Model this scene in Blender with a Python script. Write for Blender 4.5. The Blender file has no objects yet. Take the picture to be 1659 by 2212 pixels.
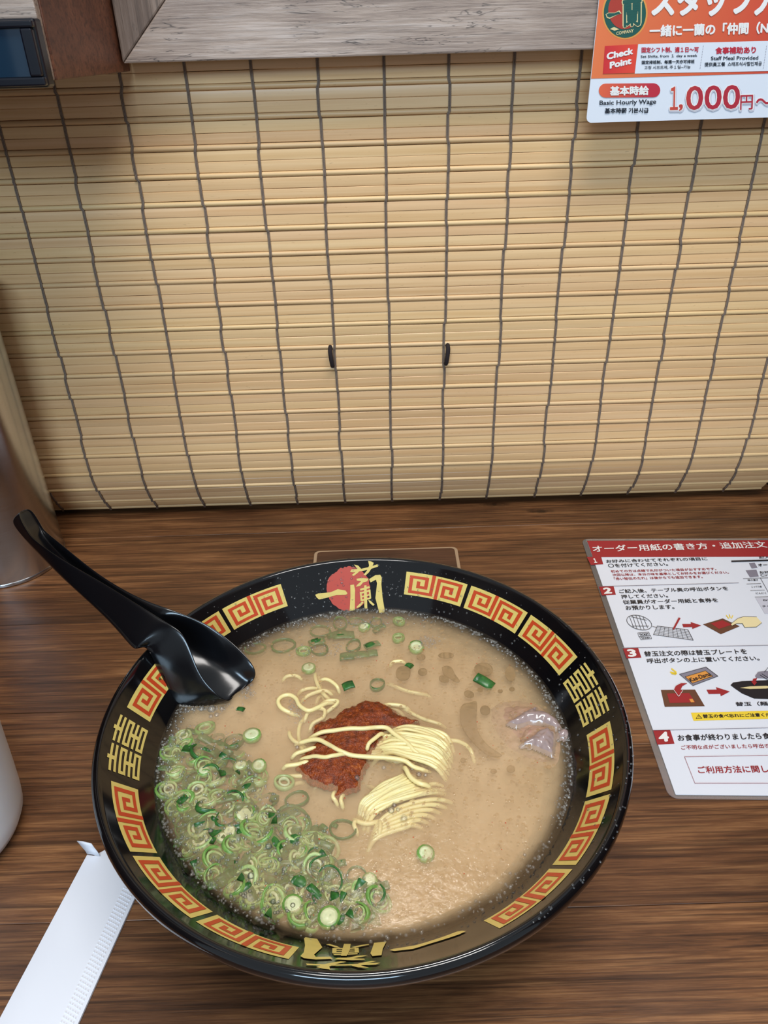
import bpy, bmesh, math, random
import numpy as np
from mathutils import Vector, Matrix, noise as mnoise
random.seed(7)
rng = random.Random(11)

# ------------------------------------------------------------------ camera
W, H = 1659, 2212
FPX, PITCH, ROLL = 1632.68, 31.8825, 1.7244
CAMZ = 0.3181
p_, r_ = math.radians(PITCH), math.radians(ROLL)
FW = np.array([0, math.cos(p_), -math.sin(p_)])
RT0 = np.array([1.0, 0, 0]); UP0 = np.cross(RT0, FW)
RT = math.cos(r_)*RT0 - math.sin(r_)*UP0
UP = math.sin(r_)*RT0 + math.cos(r_)*UP0
CO = np.array([0, 0, CAMZ])
scene = bpy.context.scene
col = scene.collection
cd = bpy.data.cameras.new('camera'); cam = bpy.data.objects.new('camera', cd); col.objects.link(cam)
cd.sensor_fit = 'VERTICAL'; cd.sensor_height = 36.0; cd.lens = FPX/H*36.0
cd.clip_start = 0.01; cd.clip_end = 50
m = Matrix(((RT[0], UP[0], -FW[0], CO[0]), (RT[1], UP[1], -FW[1], CO[1]), (RT[2], UP[2], -FW[2], CO[2]), (0, 0, 0, 1)))
cam.matrix_world = m
scene.camera = cam
scene.cycles.transparent_max_bounces = 24

# ------------------------------------------------------------------ world, lights, exposure
world = bpy.data.worlds.new('world'); scene.world = world; world.use_nodes = True
bg = world.node_tree.nodes['Background']; bg.inputs['Color'].default_value = (0.80, 0.90, 1.0, 1); bg.inputs['Strength'].default_value = 0.45
def area(name, loc, target, sx, sy, power, color):
    ld = bpy.data.lights.new(name, 'AREA'); ld.shape = 'RECTANGLE'; ld.size = sx; ld.size_y = sy
    ld.energy = power; ld.color = color
    o = bpy.data.objects.new(name, ld); col.objects.link(o); o.location = loc
    o.rotation_euler = (Vector(target)-Vector(loc)).to_track_quat('-Z', 'Y').to_euler()
    return o
# all three are ceiling lamps of the restaurant, outside the picture: over the seat, over the aisle behind it, and in the kitchen beyond the blind
area('seat_ceiling_lamp_offscreen', (0.12, -0.16, 1.50), (0.05, 0.30, 0.05), 0.90, 0.35, 17.0, (1.0, 0.97, 0.93))
area('aisle_ceiling_lamp_offscreen', (-0.35, -2.75, 1.55), (-0.05, 0.25, 0.25), 1.7, 0.6, 62.0, (0.58, 0.80, 1.0))
area('kitchen_ceiling_lamp_offscreen', (0.02, 1.10, 1.70), (0.0, 0.2, 0.05), 0.36, 0.14, 11.0, (1.0, 0.96, 0.9))
scene.view_settings.view_transform = 'Standard'
scene.view_settings.look = 'None'
scene.view_settings.exposure = 0.0
scene.view_settings.gamma = 1.0
scene.view_settings.use_curve_mapping = False

# ------------------------------------------------------------------ helpers
def ray(x, y): return FW + RT*((x-W/2)/FPX) - UP*((y-H/2)/FPX)
def hitz(x, y, z):
    r = ray(x, y); t = (z-CO[2])/r[2]; return CO + t*r
def hity(x, y, Y):
    r = ray(x, y); t = (Y-CO[1])/r[1]; return CO + t*r
def lin(c):
    def f(v):
        v /= 255.0
        return v/12.92 if v <= 0.04045 else ((v+0.055)/1.055)**2.4
    return (f(c[0]), f(c[1]), f(c[2]), 1.0)

class NT:
    def __init__(s, name):
        s.m = bpy.data.materials.new(name); s.m.use_nodes = True; s.t = s.m.node_tree
        s.b = s.t.nodes['Principled BSDF']; s.out = s.t.nodes['Material Output']
    def n(s, typ, **kw):
        nd = s.t.nodes.new(typ)
        for k, v in kw.items():
            if k.startswith('i_'):
                key = k[2:]; key = int(key) if key.isdigit() else key.replace('_', ' ')
                nd.inputs[key].default_value = v
            else: setattr(nd, k, v)
        return nd
    def l(s, a, b): s.t.links.new(a, b)
    def ramp(s, fac, stops):
        r = s.n('ShaderNodeValToRGB'); e = r.color_ramp.elements
        while len(e) < len(stops): e.new(0.5)
        for i, (p, c) in enumerate(stops): e[i].position = p; e[i].color = c
        s.l(fac, r.inputs['Fac']); return r.outputs['Color']
    def mix(s, fac, a, b, mode='MIX'):
        x = s.n('ShaderNodeMix', data_type='RGBA', blend_type=mode)
        for sock, v in ((x.inputs[0], fac), (x.inputs[6], a), (x.inputs[7], b)):
            if hasattr(v, 'is_output'): s.l(v, sock)
            else: sock.default_value = v
        return x.outputs[2]
    def math(s, op, a, b=0.5, clamp=False):
        x = s.n('ShaderNodeMath', operation=op, use_clamp=clamp)
        for sock, v in ((x.inputs[0], a), (x.inputs[1], b)):
            if hasattr(v, 'is_output'): s.l(v, sock)
            else: sock.default_value = v
        return x.outputs[0]
    def bump(s, h, strength=0.2, dist=0.001):
        b = s.n('ShaderNodeBump'); b.inputs['Strength'].default_value = strength; b.inputs['Distance'].default_value = dist
        s.l(h, b.inputs['Height']); s.l(b.outputs[0], s.b.inputs['Normal']); return b
    def coords(s, scale=(1, 1, 1), rnd=0.0, rot=(0, 0, 0)):
        tc = s.n('ShaderNodeTexCoord'); mp = s.n('ShaderNodeMapping')
        mp.inputs['Scale'].default_value = scale; mp.inputs['Rotation'].default_value = rot
        s.l(tc.outputs['Object'], mp.inputs['Vector'])
        if rnd:
            oi = s.n('ShaderNodeObjectInfo'); mu = s.n('ShaderNodeVectorMath', operation='SCALE')
            cb = s.n('ShaderNodeCombineXYZ')
            for i in range(3): s.l(oi.outputs['Random'], cb.inputs[i])
            s.l(cb.outputs[0], mu.inputs[0]); mu.inputs['Scale'].default_value = rnd
            ad = s.n('ShaderNodeVectorMath', operation='ADD'); s.l(mp.outputs[0], ad.inputs[0]); s.l(mu.outputs[0], ad.inputs[1])
            return ad.outputs[0]
        return mp.outputs[0]
    def noise(s, vec, scale, detail=4, rough=0.55, dist=0.0):
        x = s.n('ShaderNodeTexNoise'); x.inputs['Scale'].default_value = scale; x.inputs['Detail'].default_value = detail
        x.inputs['Roughness'].default_value = rough; x.inputs['Distortion'].default_value = dist
        if vec is not None: s.l(vec, x.inputs['Vector'])
        return x.outputs['Fac']

def plain(name, rgb, rough=0.5, spec=0.5, metal=0.0, coat=0.0, sss=0.0, var=0.0, vscale=300, bump=0.0):
    k = NT(name); c = lin(rgb)
    k.b.inputs['Base Color'].default_value = c; k.b.inputs['Roughness'].default_value = rough
    k.b.inputs['Specular IOR Level'].default_value = spec; k.b.inputs['Metallic'].default_value = metal
    k.b.inputs['Coat Weight'].default_value = coat; k.b.inputs['Coat Roughness'].default_value = 0.05
    if sss:
        k.b.inputs['Subsurface Weight'].default_value = sss; k.b.inputs['Subsurface Radius'].default_value = (1, 0.7, 0.4); k.b.inputs['Subsurface Scale'].default_value = 0.002
    if var or bump:
        f = k.noise(k.coords(rnd=3.0), vscale)
        if var:
            d = tuple(x*(1-var) for x in c[:3])+(1,); e = tuple(min(1, x*(1+var)) for x in c[:3])+(1,)
            k.l(k.ramp(f, [(0.3, d), (0.7, e)]), k.b.inputs['Base Color'])
        if bump: k.bump(f, bump, 0.0006)
    return k.m

def wood(name, dark, mid, light, axis='x', rough=0.4, scale=1.0, contrast=0.5, bump=0.15, rnd=9.0, knots=True, var=0.25, streak=0.5, cracks=0.0):
    k = NT(name)
    st = {'x': (1.2, 16, 16), 'z': (16, 16, 1.2), 'y': (16, 1.2, 16)}[axis]
    vec = k.coords(tuple(a*scale for a in st), rnd=rnd)
    n1 = k.noise(vec, 9, 8, 0.62, 0.6)
    st2 = {'x': (3, 90, 90), 'z': (90, 90, 3), 'y': (90, 3, 90)}[axis]
    vec2 = k.coords(tuple(a*scale for a in st2), rnd=rnd)
    n2 = k.noise(vec2, 10, 5, 0.7, 0.2)
    vec3 = k.coords((4*scale, 9*scale, 9*scale) if axis == 'x' else (9*scale, 9*scale, 4*scale), rnd=rnd)
    n3 = k.noise(vec3, 2.2, 3, 0.5)
    s = k.math('ADD', k.math('MULTIPLY', n1, 0.52), k.math('MULTIPLY', n2, 0.48))
    c = k.ramp(s, [(0.5-contrast*0.35, lin(dark)), (0.5, lin(mid)), (0.5+contrast*0.35, lin(light))])
    c = k.mix(k.math('MULTIPLY', k.ramp(n3, [(0.35, (1, 1, 1, 1)), (0.62, (0, 0, 0, 1))]), 0.55), c, lin(dark), 'MIX')
    st5 = {'x': (2.2, 150, 150), 'z': (150, 150, 2.2), 'y': (150, 2.2, 150)}[axis]
    n5 = k.noise(k.coords(tuple(a*scale for a in st5), rnd=rnd), 3.0, 4, 0.65, 0.3)
    c = k.mix(k.math('MULTIPLY', k.ramp(n5, [(0.51, (0, 0, 0, 1)), (0.62, (1, 1, 1, 1))]), streak), c, lin(tuple(x*0.62 for x in dark)))
    if cracks:
        st6 = {'x': (5, 60, 60), 'z': (60, 60, 5), 'y': (60, 5, 60)}[axis]
        n6 = k.noise(k.coords(tuple(a*scale for a in st6), rnd=rnd), 2.2, 4, 0.6, 0.8)
        line = k.ramp(k.math('ABSOLUTE', k.math('SUBTRACT', n6, 0.5)), [(0.0, (1, 1, 1, 1)), (0.013, (0, 0, 0, 1))])
        n7 = k.noise(k.coords((14, 14, 14), rnd=rnd), 3.0, 2, 0.5)
        c = k.mix(k.math('MULTIPLY', k.math('MULTIPLY', line, k.ramp(n7, [(0.42, (0, 0, 0, 1)), (0.56, (1, 1, 1, 1))])), cracks), c, lin(tuple(x*0.5 for x in dark)))
    oi = k.n('ShaderNodeObjectInfo')
    hv = k.n('ShaderNodeHueSaturation'); k.l(c, hv.inputs['Color'])
    k.l(k.math('ADD', k.math('MULTIPLY', oi.outputs['Random'], var), 1.0-var/2), hv.inputs['Value'])
    c = hv.outputs['Color']
    if knots:
        v = k.n('ShaderNodeTexVoronoi'); v.inputs['Scale'].default_value = 1.0
        k.l(k.coords((7*scale, 22*scale, 22*scale) if axis == 'x' else (22*scale, 22*scale, 7*scale), rnd=rnd), v.inputs['Vector'])
        n4 = k.noise(k.coords((160, 160, 160)), 1.0, 3)
        kd = k.math('ADD', v.outputs['Distance'], k.math('MULTIPLY', n4, 0.12))
        c = k.mix(k.math('MULTIPLY', k.ramp(kd, [(0.09, (1, 1, 1, 1)), (0.16, (0, 0, 0, 1))]), 0.8), c, lin(tuple(x*0.45 for x in dark)))
    k.l(c, k.b.inputs['Base Color'])
    k.b.inputs['Roughness'].default_value = rough
    k.bump(s, bump, 0.001)
    return k.m

class MB:
    def __init__(s): s.v = []; s.f = []
    def add(s, vs, fs):
        o = len(s.v); s.v += [tuple(map(float, q)) for q in vs]; s.f += [tuple(i+o for i in f) for f in fs]
    def box(s, x0, x1, y0, y1, z0, z1):
        s.add([(x, y, z) for z in (z0, z1) for y in (y0, y1) for x in (x0, x1)],
              [(0, 2, 3, 1), (4, 5, 7, 6), (0, 1, 5, 4), (2, 6, 7, 3), (0, 4, 6, 2), (1, 3, 7, 5)])
    def prism(s, bottom, top):
        n = len(bottom)
        s.add(list(bottom)+list(top), [tuple(reversed(range(n))), tuple(range(n, 2*n))]+[(i, (i+1) % n, n+(i+1) % n, n+i) for i in range(n)])
    def grid(s, rows, closed_u=False, closed_v=False):
        nr, nc = len(rows), len(rows[0]); vs = [q for r in rows for q in r]; fs = []
        for i in range(nr if closed_v else nr-1):
            for j in range(nc if closed_u else nc-1):
                a, b = i, (i+1) % nr; c, d = j, (j+1) % nc
                fs.append((a*nc+c, a*nc+d, b*nc+d, b*nc+c))
        s.add(vs, fs)
    def tube(s, pts, rad, n=8, cap=True):
        pts = [Vector(q) for q in pts]; N = len(pts)
        rr = rad if hasattr(rad, '__len__') else [rad]*N
        rings = []; ref = None
        for i in range(N):
            t = (pts[min(i+1, N-1)]-pts[max(i-1, 0)])
            t = t.normalized() if t.length > 1e-9 else Vector((1, 0, 0))
            if ref is None:
                ref = Vector((0, 0, 1)) if abs(t.z) < 0.9 else Vector((0, 1, 0))
            a = (ref-t*ref.dot(t)).normalized(); b = t.cross(a); ref = a
            rings.append([pts[i]+(a*math.cos(2*math.pi*k/n)+b*math.sin(2*math.pi*k/n))*rr[i] for k in range(n)])
        o = len(s.v)
        s.grid(rings, closed_u=True)
        if cap:
            s.f.append(tuple(o+k for k in reversed(range(n)))); s.f.append(tuple(o+(N-1)*n+k for k in range(n)))
    def lathe(s, prof, n=64, c=(0, 0), closed=False):
        rows = [[(c[0]+r*math.cos(2*math.pi*k/n), c[1]+r*math.sin(2*math.pi*k/n), z) for k in range(n)] for r, z in prof]
        s.grid(rows, closed_u=True, closed_v=closed)
    def build(s, name, mat, parent=None, smooth=False, origin=None, sharp=None, recalc=False):
        me = bpy.data.meshes.new(name)
        if origin is None: origin = parent.get('_o', (0, 0, 0)) if parent is not None else (0, 0, 0)
        me.from_pydata([(a[0]-origin[0], a[1]-origin[1], a[2]-origin[2]) for a in s.v], [], s.f)
        if recalc:
            bm = bmesh.new(); bm.from_mesh(me); bmesh.ops.recalc_face_normals(bm, faces=bm.faces); bm.to_mesh(me); bm.free()
        me.materials.append(mat)
        if smooth: me.shade_smooth()
        if smooth and sharp: me.set_sharp_from_angle(angle=math.radians(sharp))
        me.update()
        o = bpy.data.objects.new(name, me); col.objects.link(o)
        if parent is not None:
            o.parent = parent; ORG[o.name] = origin; o['_o'] = tuple(origin)
        else:
            o.location = origin; o['_o'] = tuple(origin)
        return o
ORG = {}
def tag(o, label=None, cat=None, group=None, kind=None):
    if label: o['label'] = label
    if cat: o['category'] = cat
    if group: o['group'] = group
    if kind: o['kind'] = kind
    return o
def thing(name, loc, label=None, cat=None, group=None, kind=None):
    o = bpy.data.objects.new(name, None); col.objects.link(o); o.location = loc; o['_o'] = tuple(map(float, loc))
    o.empty_display_size = 0.01
    return tag(o, label, cat, group, kind)
def bevel(o, w=0.001, seg=2):
    b = o.modifiers.new('bevel', 'BEVEL'); b.width = w; b.segments = seg; b.limit_method = 'ANGLE'
    return o
def subsurf(o, lv=2):
    b = o.modifiers.new('subsurf', 'SUBSURF'); b.levels = lv; b.render_levels = lv; return o
def catmull(pts, n=6):
    P = [np.array(q, float) for q in pts]; P = [2*P[0]-P[1]]+P+[2*P[-1]-P[-2]]; out = []
    for i in range(1, len(P)-2):
        a, b, c, d = P[i-1:i+3]
        for k in range(n):
            t = k/n
            out.append(0.5*((2*b)+(c-a)*t+(2*a-5*b+4*c-d)*t*t+(3*b-a-3*c+d)*t**3))
    out.append(P[-2]); return out

# ------------------------------------------------------------------ materials
M = {}
M['counter'] = wood('counter_wood', (54, 33, 21), (122, 80, 49), (174, 124, 80), 'x', 0.36, 1.0, 0.50, 0.22, var=0.14, streak=0.55)
M['redwood'] = wood('red_brown_wood', (70, 38, 28), (120, 74, 52), (150, 96, 68), 'x', 0.45, 0.8, 0.6, 0.08, knots=False)
M['darkwood'] = wood('dark_brown_wood', (44, 26, 20), (84, 52, 38), (110, 72, 52), 'z', 0.4, 0.8, 0.6, 0.08, knots=False)
M['frame_h'] = wood('weathered_wood', (118, 98, 88), (184, 162, 146), (214, 198, 188), 'x', 0.45, 1.4, 0.6, 0.5, knots=False, streak=0.3, cracks=0.85)
M['frame_v'] = wood('weathered_wood_upright', (92, 74, 64), (150, 128, 112), (180, 160, 146), 'z', 0.5, 1.4, 0.6, 0.5, knots=False, streak=0.5, cracks=0.5)
M['plate'] = wood('button_board_wood', (52, 32, 24), (92, 60, 42), (118, 82, 58), 'x', 0.4, 1.2, 0.6, 0.08, knots=False)
M['edge'] = plain('pale_edge_band', (176, 150, 122), 0.5)

def bamboo(name, a, b, rough):
    k = NT(name)
    v = k.coords((1.0, 60, 60), rnd=7.0)
    n1 = k.noise(v, 6, 6, 0.6)
    c = k.ramp(n1, [(0.32, lin(a)), (0.68, lin(b))])
    sp = k.noise(k.coords((60, 400, 400), rnd=5.0), 4.0, 2, 0.5)
    c = k.mix(k.math('MULTIPLY', k.ramp(sp, [(0.70, (0, 0, 0, 1)), (0.76, (1, 1, 1, 1))]), 0.35), c, lin((150, 110, 70)))
    oi = k.n('ShaderNodeObjectInfo'); hv = k.n('ShaderNodeHueSaturation'); k.l(c, hv.inputs['Color'])
    k.l(k.math('ADD', k.math('MULTIPLY', oi.outputs['Random'], 0.06), 0.97), hv.inputs['Value'])
    k.l(k.math('ADD', k.math('MULTIPLY', oi.outputs['Random'], 0.008), 0.492), hv.inputs['Hue'])
    k.l(hv.outputs['Color'], k.b.inputs['Base Color'])
    k.b.inputs['Roughness'].default_value = rough
    k.b.inputs['Specular IOR Level'].default_value = 0.45
    k.bump(n1, 0.08, 0.0005)
    return k.m
M['slat'] = bamboo('bamboo_slat', (222, 179, 124), (238, 201, 150), 0.33)
M['rod'] = bamboo('bamboo_rod', (214, 176, 122), (230, 196, 144), 0.45)
M['thread'] = plain('woven_thread', (128, 110, 96), 0.8, var=0.3, vscale=2500)
M['loop'] = plain('dark_loop_cord', (34, 24, 26), 0.9)
M['black'] = plain('black_lacquer', (9, 9, 11), 0.09, 0.5, coat=0.3)
M['blackspoon'] = plain('black_plastic', (9, 10, 13), 0.17, 0.5, bump=0.03, vscale=200)
M['gold'] = plain('gold_print', (208, 186, 104), 0.28, var=0.05)
M['red'] = plain('red_print', (186, 66, 32), 0.28)
M['sun'] = plain('sun_print', (176, 62, 48), 0.3)
M['paper'] = plain('white_paper', (226, 228, 236), 0.6)
M['card'] = plain('poster_card', (226, 230, 238), 0.35)
M['print_red'] = plain('print_red', (160, 42, 46), 0.45)
M['print_black'] = plain('print_black', (34, 30, 34), 0.5)
M['print_white'] = plain('print_white', (240, 236, 232), 0.5)
M['print_crimson'] = plain('print_crimson', (196, 44, 62), 0.45)
M['print_yellow'] = plain('print_yellow', (244, 210, 60), 0.5)
M['print_orange'] = plain('print_orange', (226, 152, 70), 0.5)
M['print_brown'] = plain('print_brown', (104, 66, 46), 0.5)
M['print_grey'] = plain('print_grey', (136, 130, 142), 0.5)
M['print_skin'] = plain('print_skin', (240, 222, 170), 0.5)
M['print_green'] = plain('print_green', (22, 84, 74), 0.45)
M['print_navy'] = plain('print_navy', (26, 34, 46), 0.45)
M['plastic_white'] = plain('white_plastic', (232, 234, 238), 0.28, sss=0.1)
M['print_cream'] = plain('print_cream', (226, 206, 150), 0.5)

def gradient_mat(name, c0, c1, x0, x1, rough=0.4):
    k = NT(name); tc = k.n('ShaderNodeTexCoord'); sx = k.n('ShaderNodeSeparateXYZ'); k.l(tc.outputs['Object'], sx.inputs[0])
    mr = k.n('ShaderNodeMapRange'); mr.inputs['From Min'].default_value = x0; mr.inputs['From Max'].default_value = x1
    k.l(sx.outputs['X'], mr.inputs['Value'])
    k.l(k.ramp(mr.outputs[0], [(0, lin(c0)), (1, lin(c1))]), k.b.inputs['Base Color']); k.b.inputs['Roughness'].default_value = rough
    return k.m

def steel_mat():
    k = NT('brushed_steel'); k.b.inputs['Base Color'].default_value = (0.55, 0.56, 0.58, 1); k.b.inputs['Metallic'].default_value = 1.0
    tg = k.n('ShaderNodeTangent', direction_type='RADIAL', axis='Z'); k.l(tg.outputs[0], k.b.inputs['Tangent']); k.b.inputs['Anisotropic'].default_value = 0.85; k.b.inputs['Anisotropic Rotation'].default_value = 0.25
    n1 = k.noise(k.coords((3, 3, 900)), 4, 3, 0.6)
    k.l(k.ramp(n1, [(0.3, (0.15, 0.15, 0.15, 1)), (0.7, (0.25, 0.25, 0.25, 1))]), k.b.inputs['Roughness']); k.bump(n1, 0.10, 0.0003)
    return k.m
M['steel'] = steel_mat()
def clear_mat(name, tint, diff, ior=1.45, rough=0.03):
    # thin clear film: transparent with a little body colour and a Fresnel sheen
    k = NT(name); t = k.t
    tr = k.n('ShaderNodeBsdfTransparent'); df = k.n('ShaderNodeBsdfDiffuse'); df.inputs['Color'].default_value = tint
    gl = k.n('ShaderNodeBsdfGlossy'); gl.inputs['Roughness'].default_value = rough
    m1 = k.n('ShaderNodeMixShader'); m1.inputs[0].default_value = diff; k.l(tr.outputs[0], m1.inputs[1]); k.l(df.outputs[0], m1.inputs[2])
    fr = k.n('ShaderNodeFresnel'); fr.inputs['IOR'].default_value = ior
    m2 = k.n('ShaderNodeMixShader'); k.l(fr.outputs[0], m2.inputs[0]); k.l(m1.outputs[0], m2.inputs[1]); k.l(gl.outputs[0], m2.inputs[2])
    t.links.new(m2.outputs[0], k.out.inputs['Surface']); t.nodes.remove(k.b)
    return k.m
M['laminate'] = clear_mat('clear_laminate', lin((206, 196, 190)), 0.22, 1.4, 0.12)
M['bubble'] = clear_mat('bubble_film', (0.8, 0.8, 0.78, 1), 0.10, 1.6, 0.03)
M['foam'] = clear_mat('foam_film', (0.72, 0.70, 0.64, 1), 0.13, 1.6, 0.06)
M['oil'] = clear_mat('oil_film', lin((196, 162, 116)), 0.42, 1.47, 0.05)
M['droplet'] = clear_mat('water_droplet', (0.8, 0.85, 0.9, 1), 0.05, 1.7, 0.05)

# ------------------------------------------------------------------ room shell
def struct(name, box, mat):
    b = MB(); b.box(*box); o = b.build(name, mat); tag(o, kind='structure'); return o
struct('wall_back', (-0.36, 0.36, 0.548, 0.568, -0.05, 0.66), M['darkwood'])
struct('wall_left', (-0.345, -0.318, -0.06, 0.545, -0.05, 0.60), M['darkwood'])
struct('wall_right', (0.318, 0.345, -0.06, 0.545, -0.05, 0.60), M['darkwood'])

# counter of long planks
ct = thing('counter_top', (0, 0.27, 0.0), 'brown wood grain counter of long planks under the ramen bowl', 'counter')
g = 0.00012
rowsL = [0.185, 0.307, 0.385]; rowsR = [0.185, 0.272, 0.385]
planks = [(-0.317, 0.0, a, c) for a, c in zip(rowsL[:-1], rowsL[1:])]+[(0.0, 0.317, a, c) for a, c in zip(rowsR[:-1], rowsR[1:])]
planks += [(-0.317, 0.317, -0.03, 0.09), (-0.317, 0.317, 0.09, 0.185), (-0.317, 0.317, 0.385, 0.486), (-0.317, 0.317, 0.486, 0.545)]
for (x0, x1, y0, y1) in planks:
    b = MB(); b.box(x0+g, x1-g, y0+g, y1-g, -0.030, 0.0)
    bevel(b.build('plank', M['counter'], ct), 0.0002, 1)

# ------------------------------------------------------------------ bamboo blind
YB = 0.503
def prof(s):
    # s = nominal height; below 0.060 the hanging blind curls away from the diner
    if s >= 0.060: return YB, s, 0.0
    L = 0.060-s; th_max = math.radians(40); LL = 0.060
    y, z, th = YB, 0.060, 0.0; n = 12
    for k in range(n):
        th = th_max*(L*(k+0.5)/n)/LL; y += math.sin(th)*L/n; z -= math.cos(th)*L/n
    return y, z, th_max*L/LL
bl = thing('bamboo_blind', (0, YB, 0.0), 'pale bamboo blind of slats and rods hanging closed above the counter', 'blind')
BX0, BX1 = -0.312, 0.303
PER = 0.01575
rods = [0.2983-PER*i for i in range(-2, 20)]; rods[-1] += 0.0035
def slat(s0, s1, th, bulge, name, tiltv=0.0):
    xs = [BX0+(BX1-BX0)*k/16 for k in range(17)]
    sh = [rng.uniform(-0.00012, 0.00012) for _ in xs]
    rows = []
    for t, d in ((0, 0.70), (0.04, 0.88), (0.3, 0.97), (0.55, 1.0), (0.8, 0.97), (0.96, 0.9), (1, 0.72), (1, -0.5), (0, -0.5)):
        s = s0+(s1-s0)*t; row = []
        y, z, a = prof(s)
        for x, e in zip(xs, sh):
            dd = d*th*(0.45+0.55*bulge)+tiltv*(t-0.5)
            row.append((x, y-dd*math.cos(a), z+e-dd*math.sin(a)))
        rows.append(row)
    b = MB(); b.grid(rows, closed_v=True)
    n = 17
    b.f.append(tuple(n*i for i in range(9))); b.f.append(tuple(n*i+16 for i in reversed(range(9))))
    o = b.build(name, M['slat'], bl, smooth=True, sharp=35, recalc=True); return o
for i in range(len(rods)):
    y, z, a = prof(rods[i])
    xs = [BX0+(BX1-BX0)*k/10 for k in range(11)]
    b = MB(); b.tube([(x, y-0.0004+rng.uniform(-1, 1)*0.0001, z+rng.uniform(-1, 1)*0.0001) for x in xs], 0.0017, 8)
    b.build('rod', M['rod'], bl, smooth=True, sharp=50)
    if i < len(rods)-1:
        t0, t1 = rods[i]-0.00185, rods[i+1]+0.00185
        mid = (t0+t1)/2+rng.uniform(-0.0004, 0.0004)
        if t0-t1 > 0.009:
            slat(mid+0.00008, t0, 0.0014, 1.0, 'slat', rng.uniform(-0.0004, 0.0004))
            slat(t1, mid-0.00008, 0.0014, 0.8, 'slat', rng.uniform(-0.0004, 0.0004))
        else: slat(t1, t0, 0.0014, 0.9, 'slat')
# warp threads
for kx in range(-8, 8):
    xc = 0.0071+0.0378*kx
    if kx == 0: xc += 0.0
    pts = []; off = 0.0
    for i in range(len(rods)):
        jit = rng.choice((-1, 1))*rng.uniform(0.0002, 0.0007)
        y, z, a = prof(rods[i]+0.0019); off2 = off
        pts.append((xc+off2, y-0.0016, z))
        y, z, a = prof(rods[i]); pts.append((xc+off2+jit*0.4, y-0.0027*math.cos(a)-0.0001, z-0.0027*math.sin(a)))
        off = jit
        y, z, a = prof(rods[i]-0.0019); pts.append((xc+off, y-0.0016, z))
        if i < len(rods)-1:
            for f in (0.3, 0.5, 0.7):
                y, z, a = prof(rods[i]+(rods[i+1]-rods[i])*f); pts.append((xc+off, y-0.00205*math.cos(a), z-0.00205*math.sin(a)))
    b = MB()
    for dx in (-0.00042, 0.00042): b.tube([(q[0]+dx, q[1], q[2]) for q in pts], 0.00048, 5)
    b.build('thread', M['thread'], bl, smooth=True)
for (px0, py0, px1, py1) in ((713, 757, 718, 792), (968, 752, 964, 787)):
    A = hity(px0, py0, YB-0.006); B = hity(px1, py1, YB-0.006)
    pts = [(A[0], YB-0.001, A[2]+0.001), (A[0], YB-0.004, A[2]+0.0002), tuple(A+np.array([0, 0, -0.0012])), tuple((A+B)/2+np.array([0, -0.001, 0])), tuple(B+np.array([0, 0, 0.0012])), (B[0], YB-0.004, B[2]-0.0002), (B[0], YB-0.001, B[2]-0.001)]
    b = MB(); b.tube(catmull(pts, 4), 0.0015, 8); b.build('pull_loop', M['loop'], bl, smooth=True)
    tag(bl.children[-1], 'small dark cord loop poking through the slats')

# ------------------------------------------------------------------ weathered frame above the blind
fr = thing('wooden_frame', (0.075, 0.49, 0.312), 'weathered pale wood frame with mitred corner above the blind', 'frame')
FY0, FY1 = 0.480, 0.498; fx0, fx1, fz0, fz1, fw = -0.1347, 0.29, 0.3116, 0.62, 0.062
def rail(name, poly, mat):
    b = MB(); b.prism([(x, FY0, z) for x, z in poly], [(x, FY1, z) for x, z in poly])
    o = b.build(name, mat, fr, recalc=True); bevel(o, 0.0009, 2)
e = 0.00012
rail('bottom_rail', [(fx0+e, fz0), (fx1-e, fz0), (fx1-fw-e, fz0+fw), (fx0+fw+e, fz0+fw)], M['frame_h'])
rail('side_rail', [(fx0, fz0+e), (fx0+fw, fz0+fw+e), (fx0+fw, fz1-fw-e), (fx0, fz1-e)], M['frame_v'])
rail('side_rail', [(fx1, fz0+e), (fx1, fz1-e), (fx1-fw, fz1-fw-e), (fx1-fw, fz0+fw+e)], M['frame_v'])
rail('top_rail', [(fx0+e, fz1), (fx0+fw+e, fz1-fw), (fx1-fw-e, fz1-fw), (fx1-e, fz1)], M['frame_h'])
b = MB(); b.box(fx0+0.05, fx1-0.05, 0.493, 0.4985, fz0+0.05, fz1-0.05); b.build('back_panel', M['darkwood'], fr)

# projecting box beside the frame, with a black unit on its front
bx = thing('overhead_box', (-0.22, 0.43, 0.308), 'red brown wooden box projecting from the wall beside the pale frame', 'box')
b = MB(); b.box(-0.142, -0.136, 0.3795, 0.498, 0.3075, 0.50); bevel(b.build('side_panel', M['redwood'], bx), 0.0006)
b = MB(); b.box(-0.318, -0.1366, 0.374, 0.3793, 0.3075, 0.50); bevel(b.build('front_panel', M['frame_h'], bx), 0.0006)
b = MB(); b.box(-0.318, -0.1423, 0.3797, 0.498, 0.3080, 0.314); b.build('bottom_panel', M['redwood'], bx)
su = thing('wall_unit', (-0.17, 0.37, 0.306), 'black framed unit with dark glossy blue screen on the wooden box', 'device')
sx0, sx1, sz0, sz1 = -0.205, -0.1352, 0.3052, 0.3300
b = MB(); b.box(sx0, sx1, 0.366, 0.374, sz0, sz1)
M['unit'] = plain('black_unit_plastic', (12, 15, 24), 0.25)
M['screen'] = plain('dark_blue_glass', (20, 44, 62), 0.06, coat=0.4)
bevel(b.build('body', M['unit'], su), 0.0012)
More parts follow.
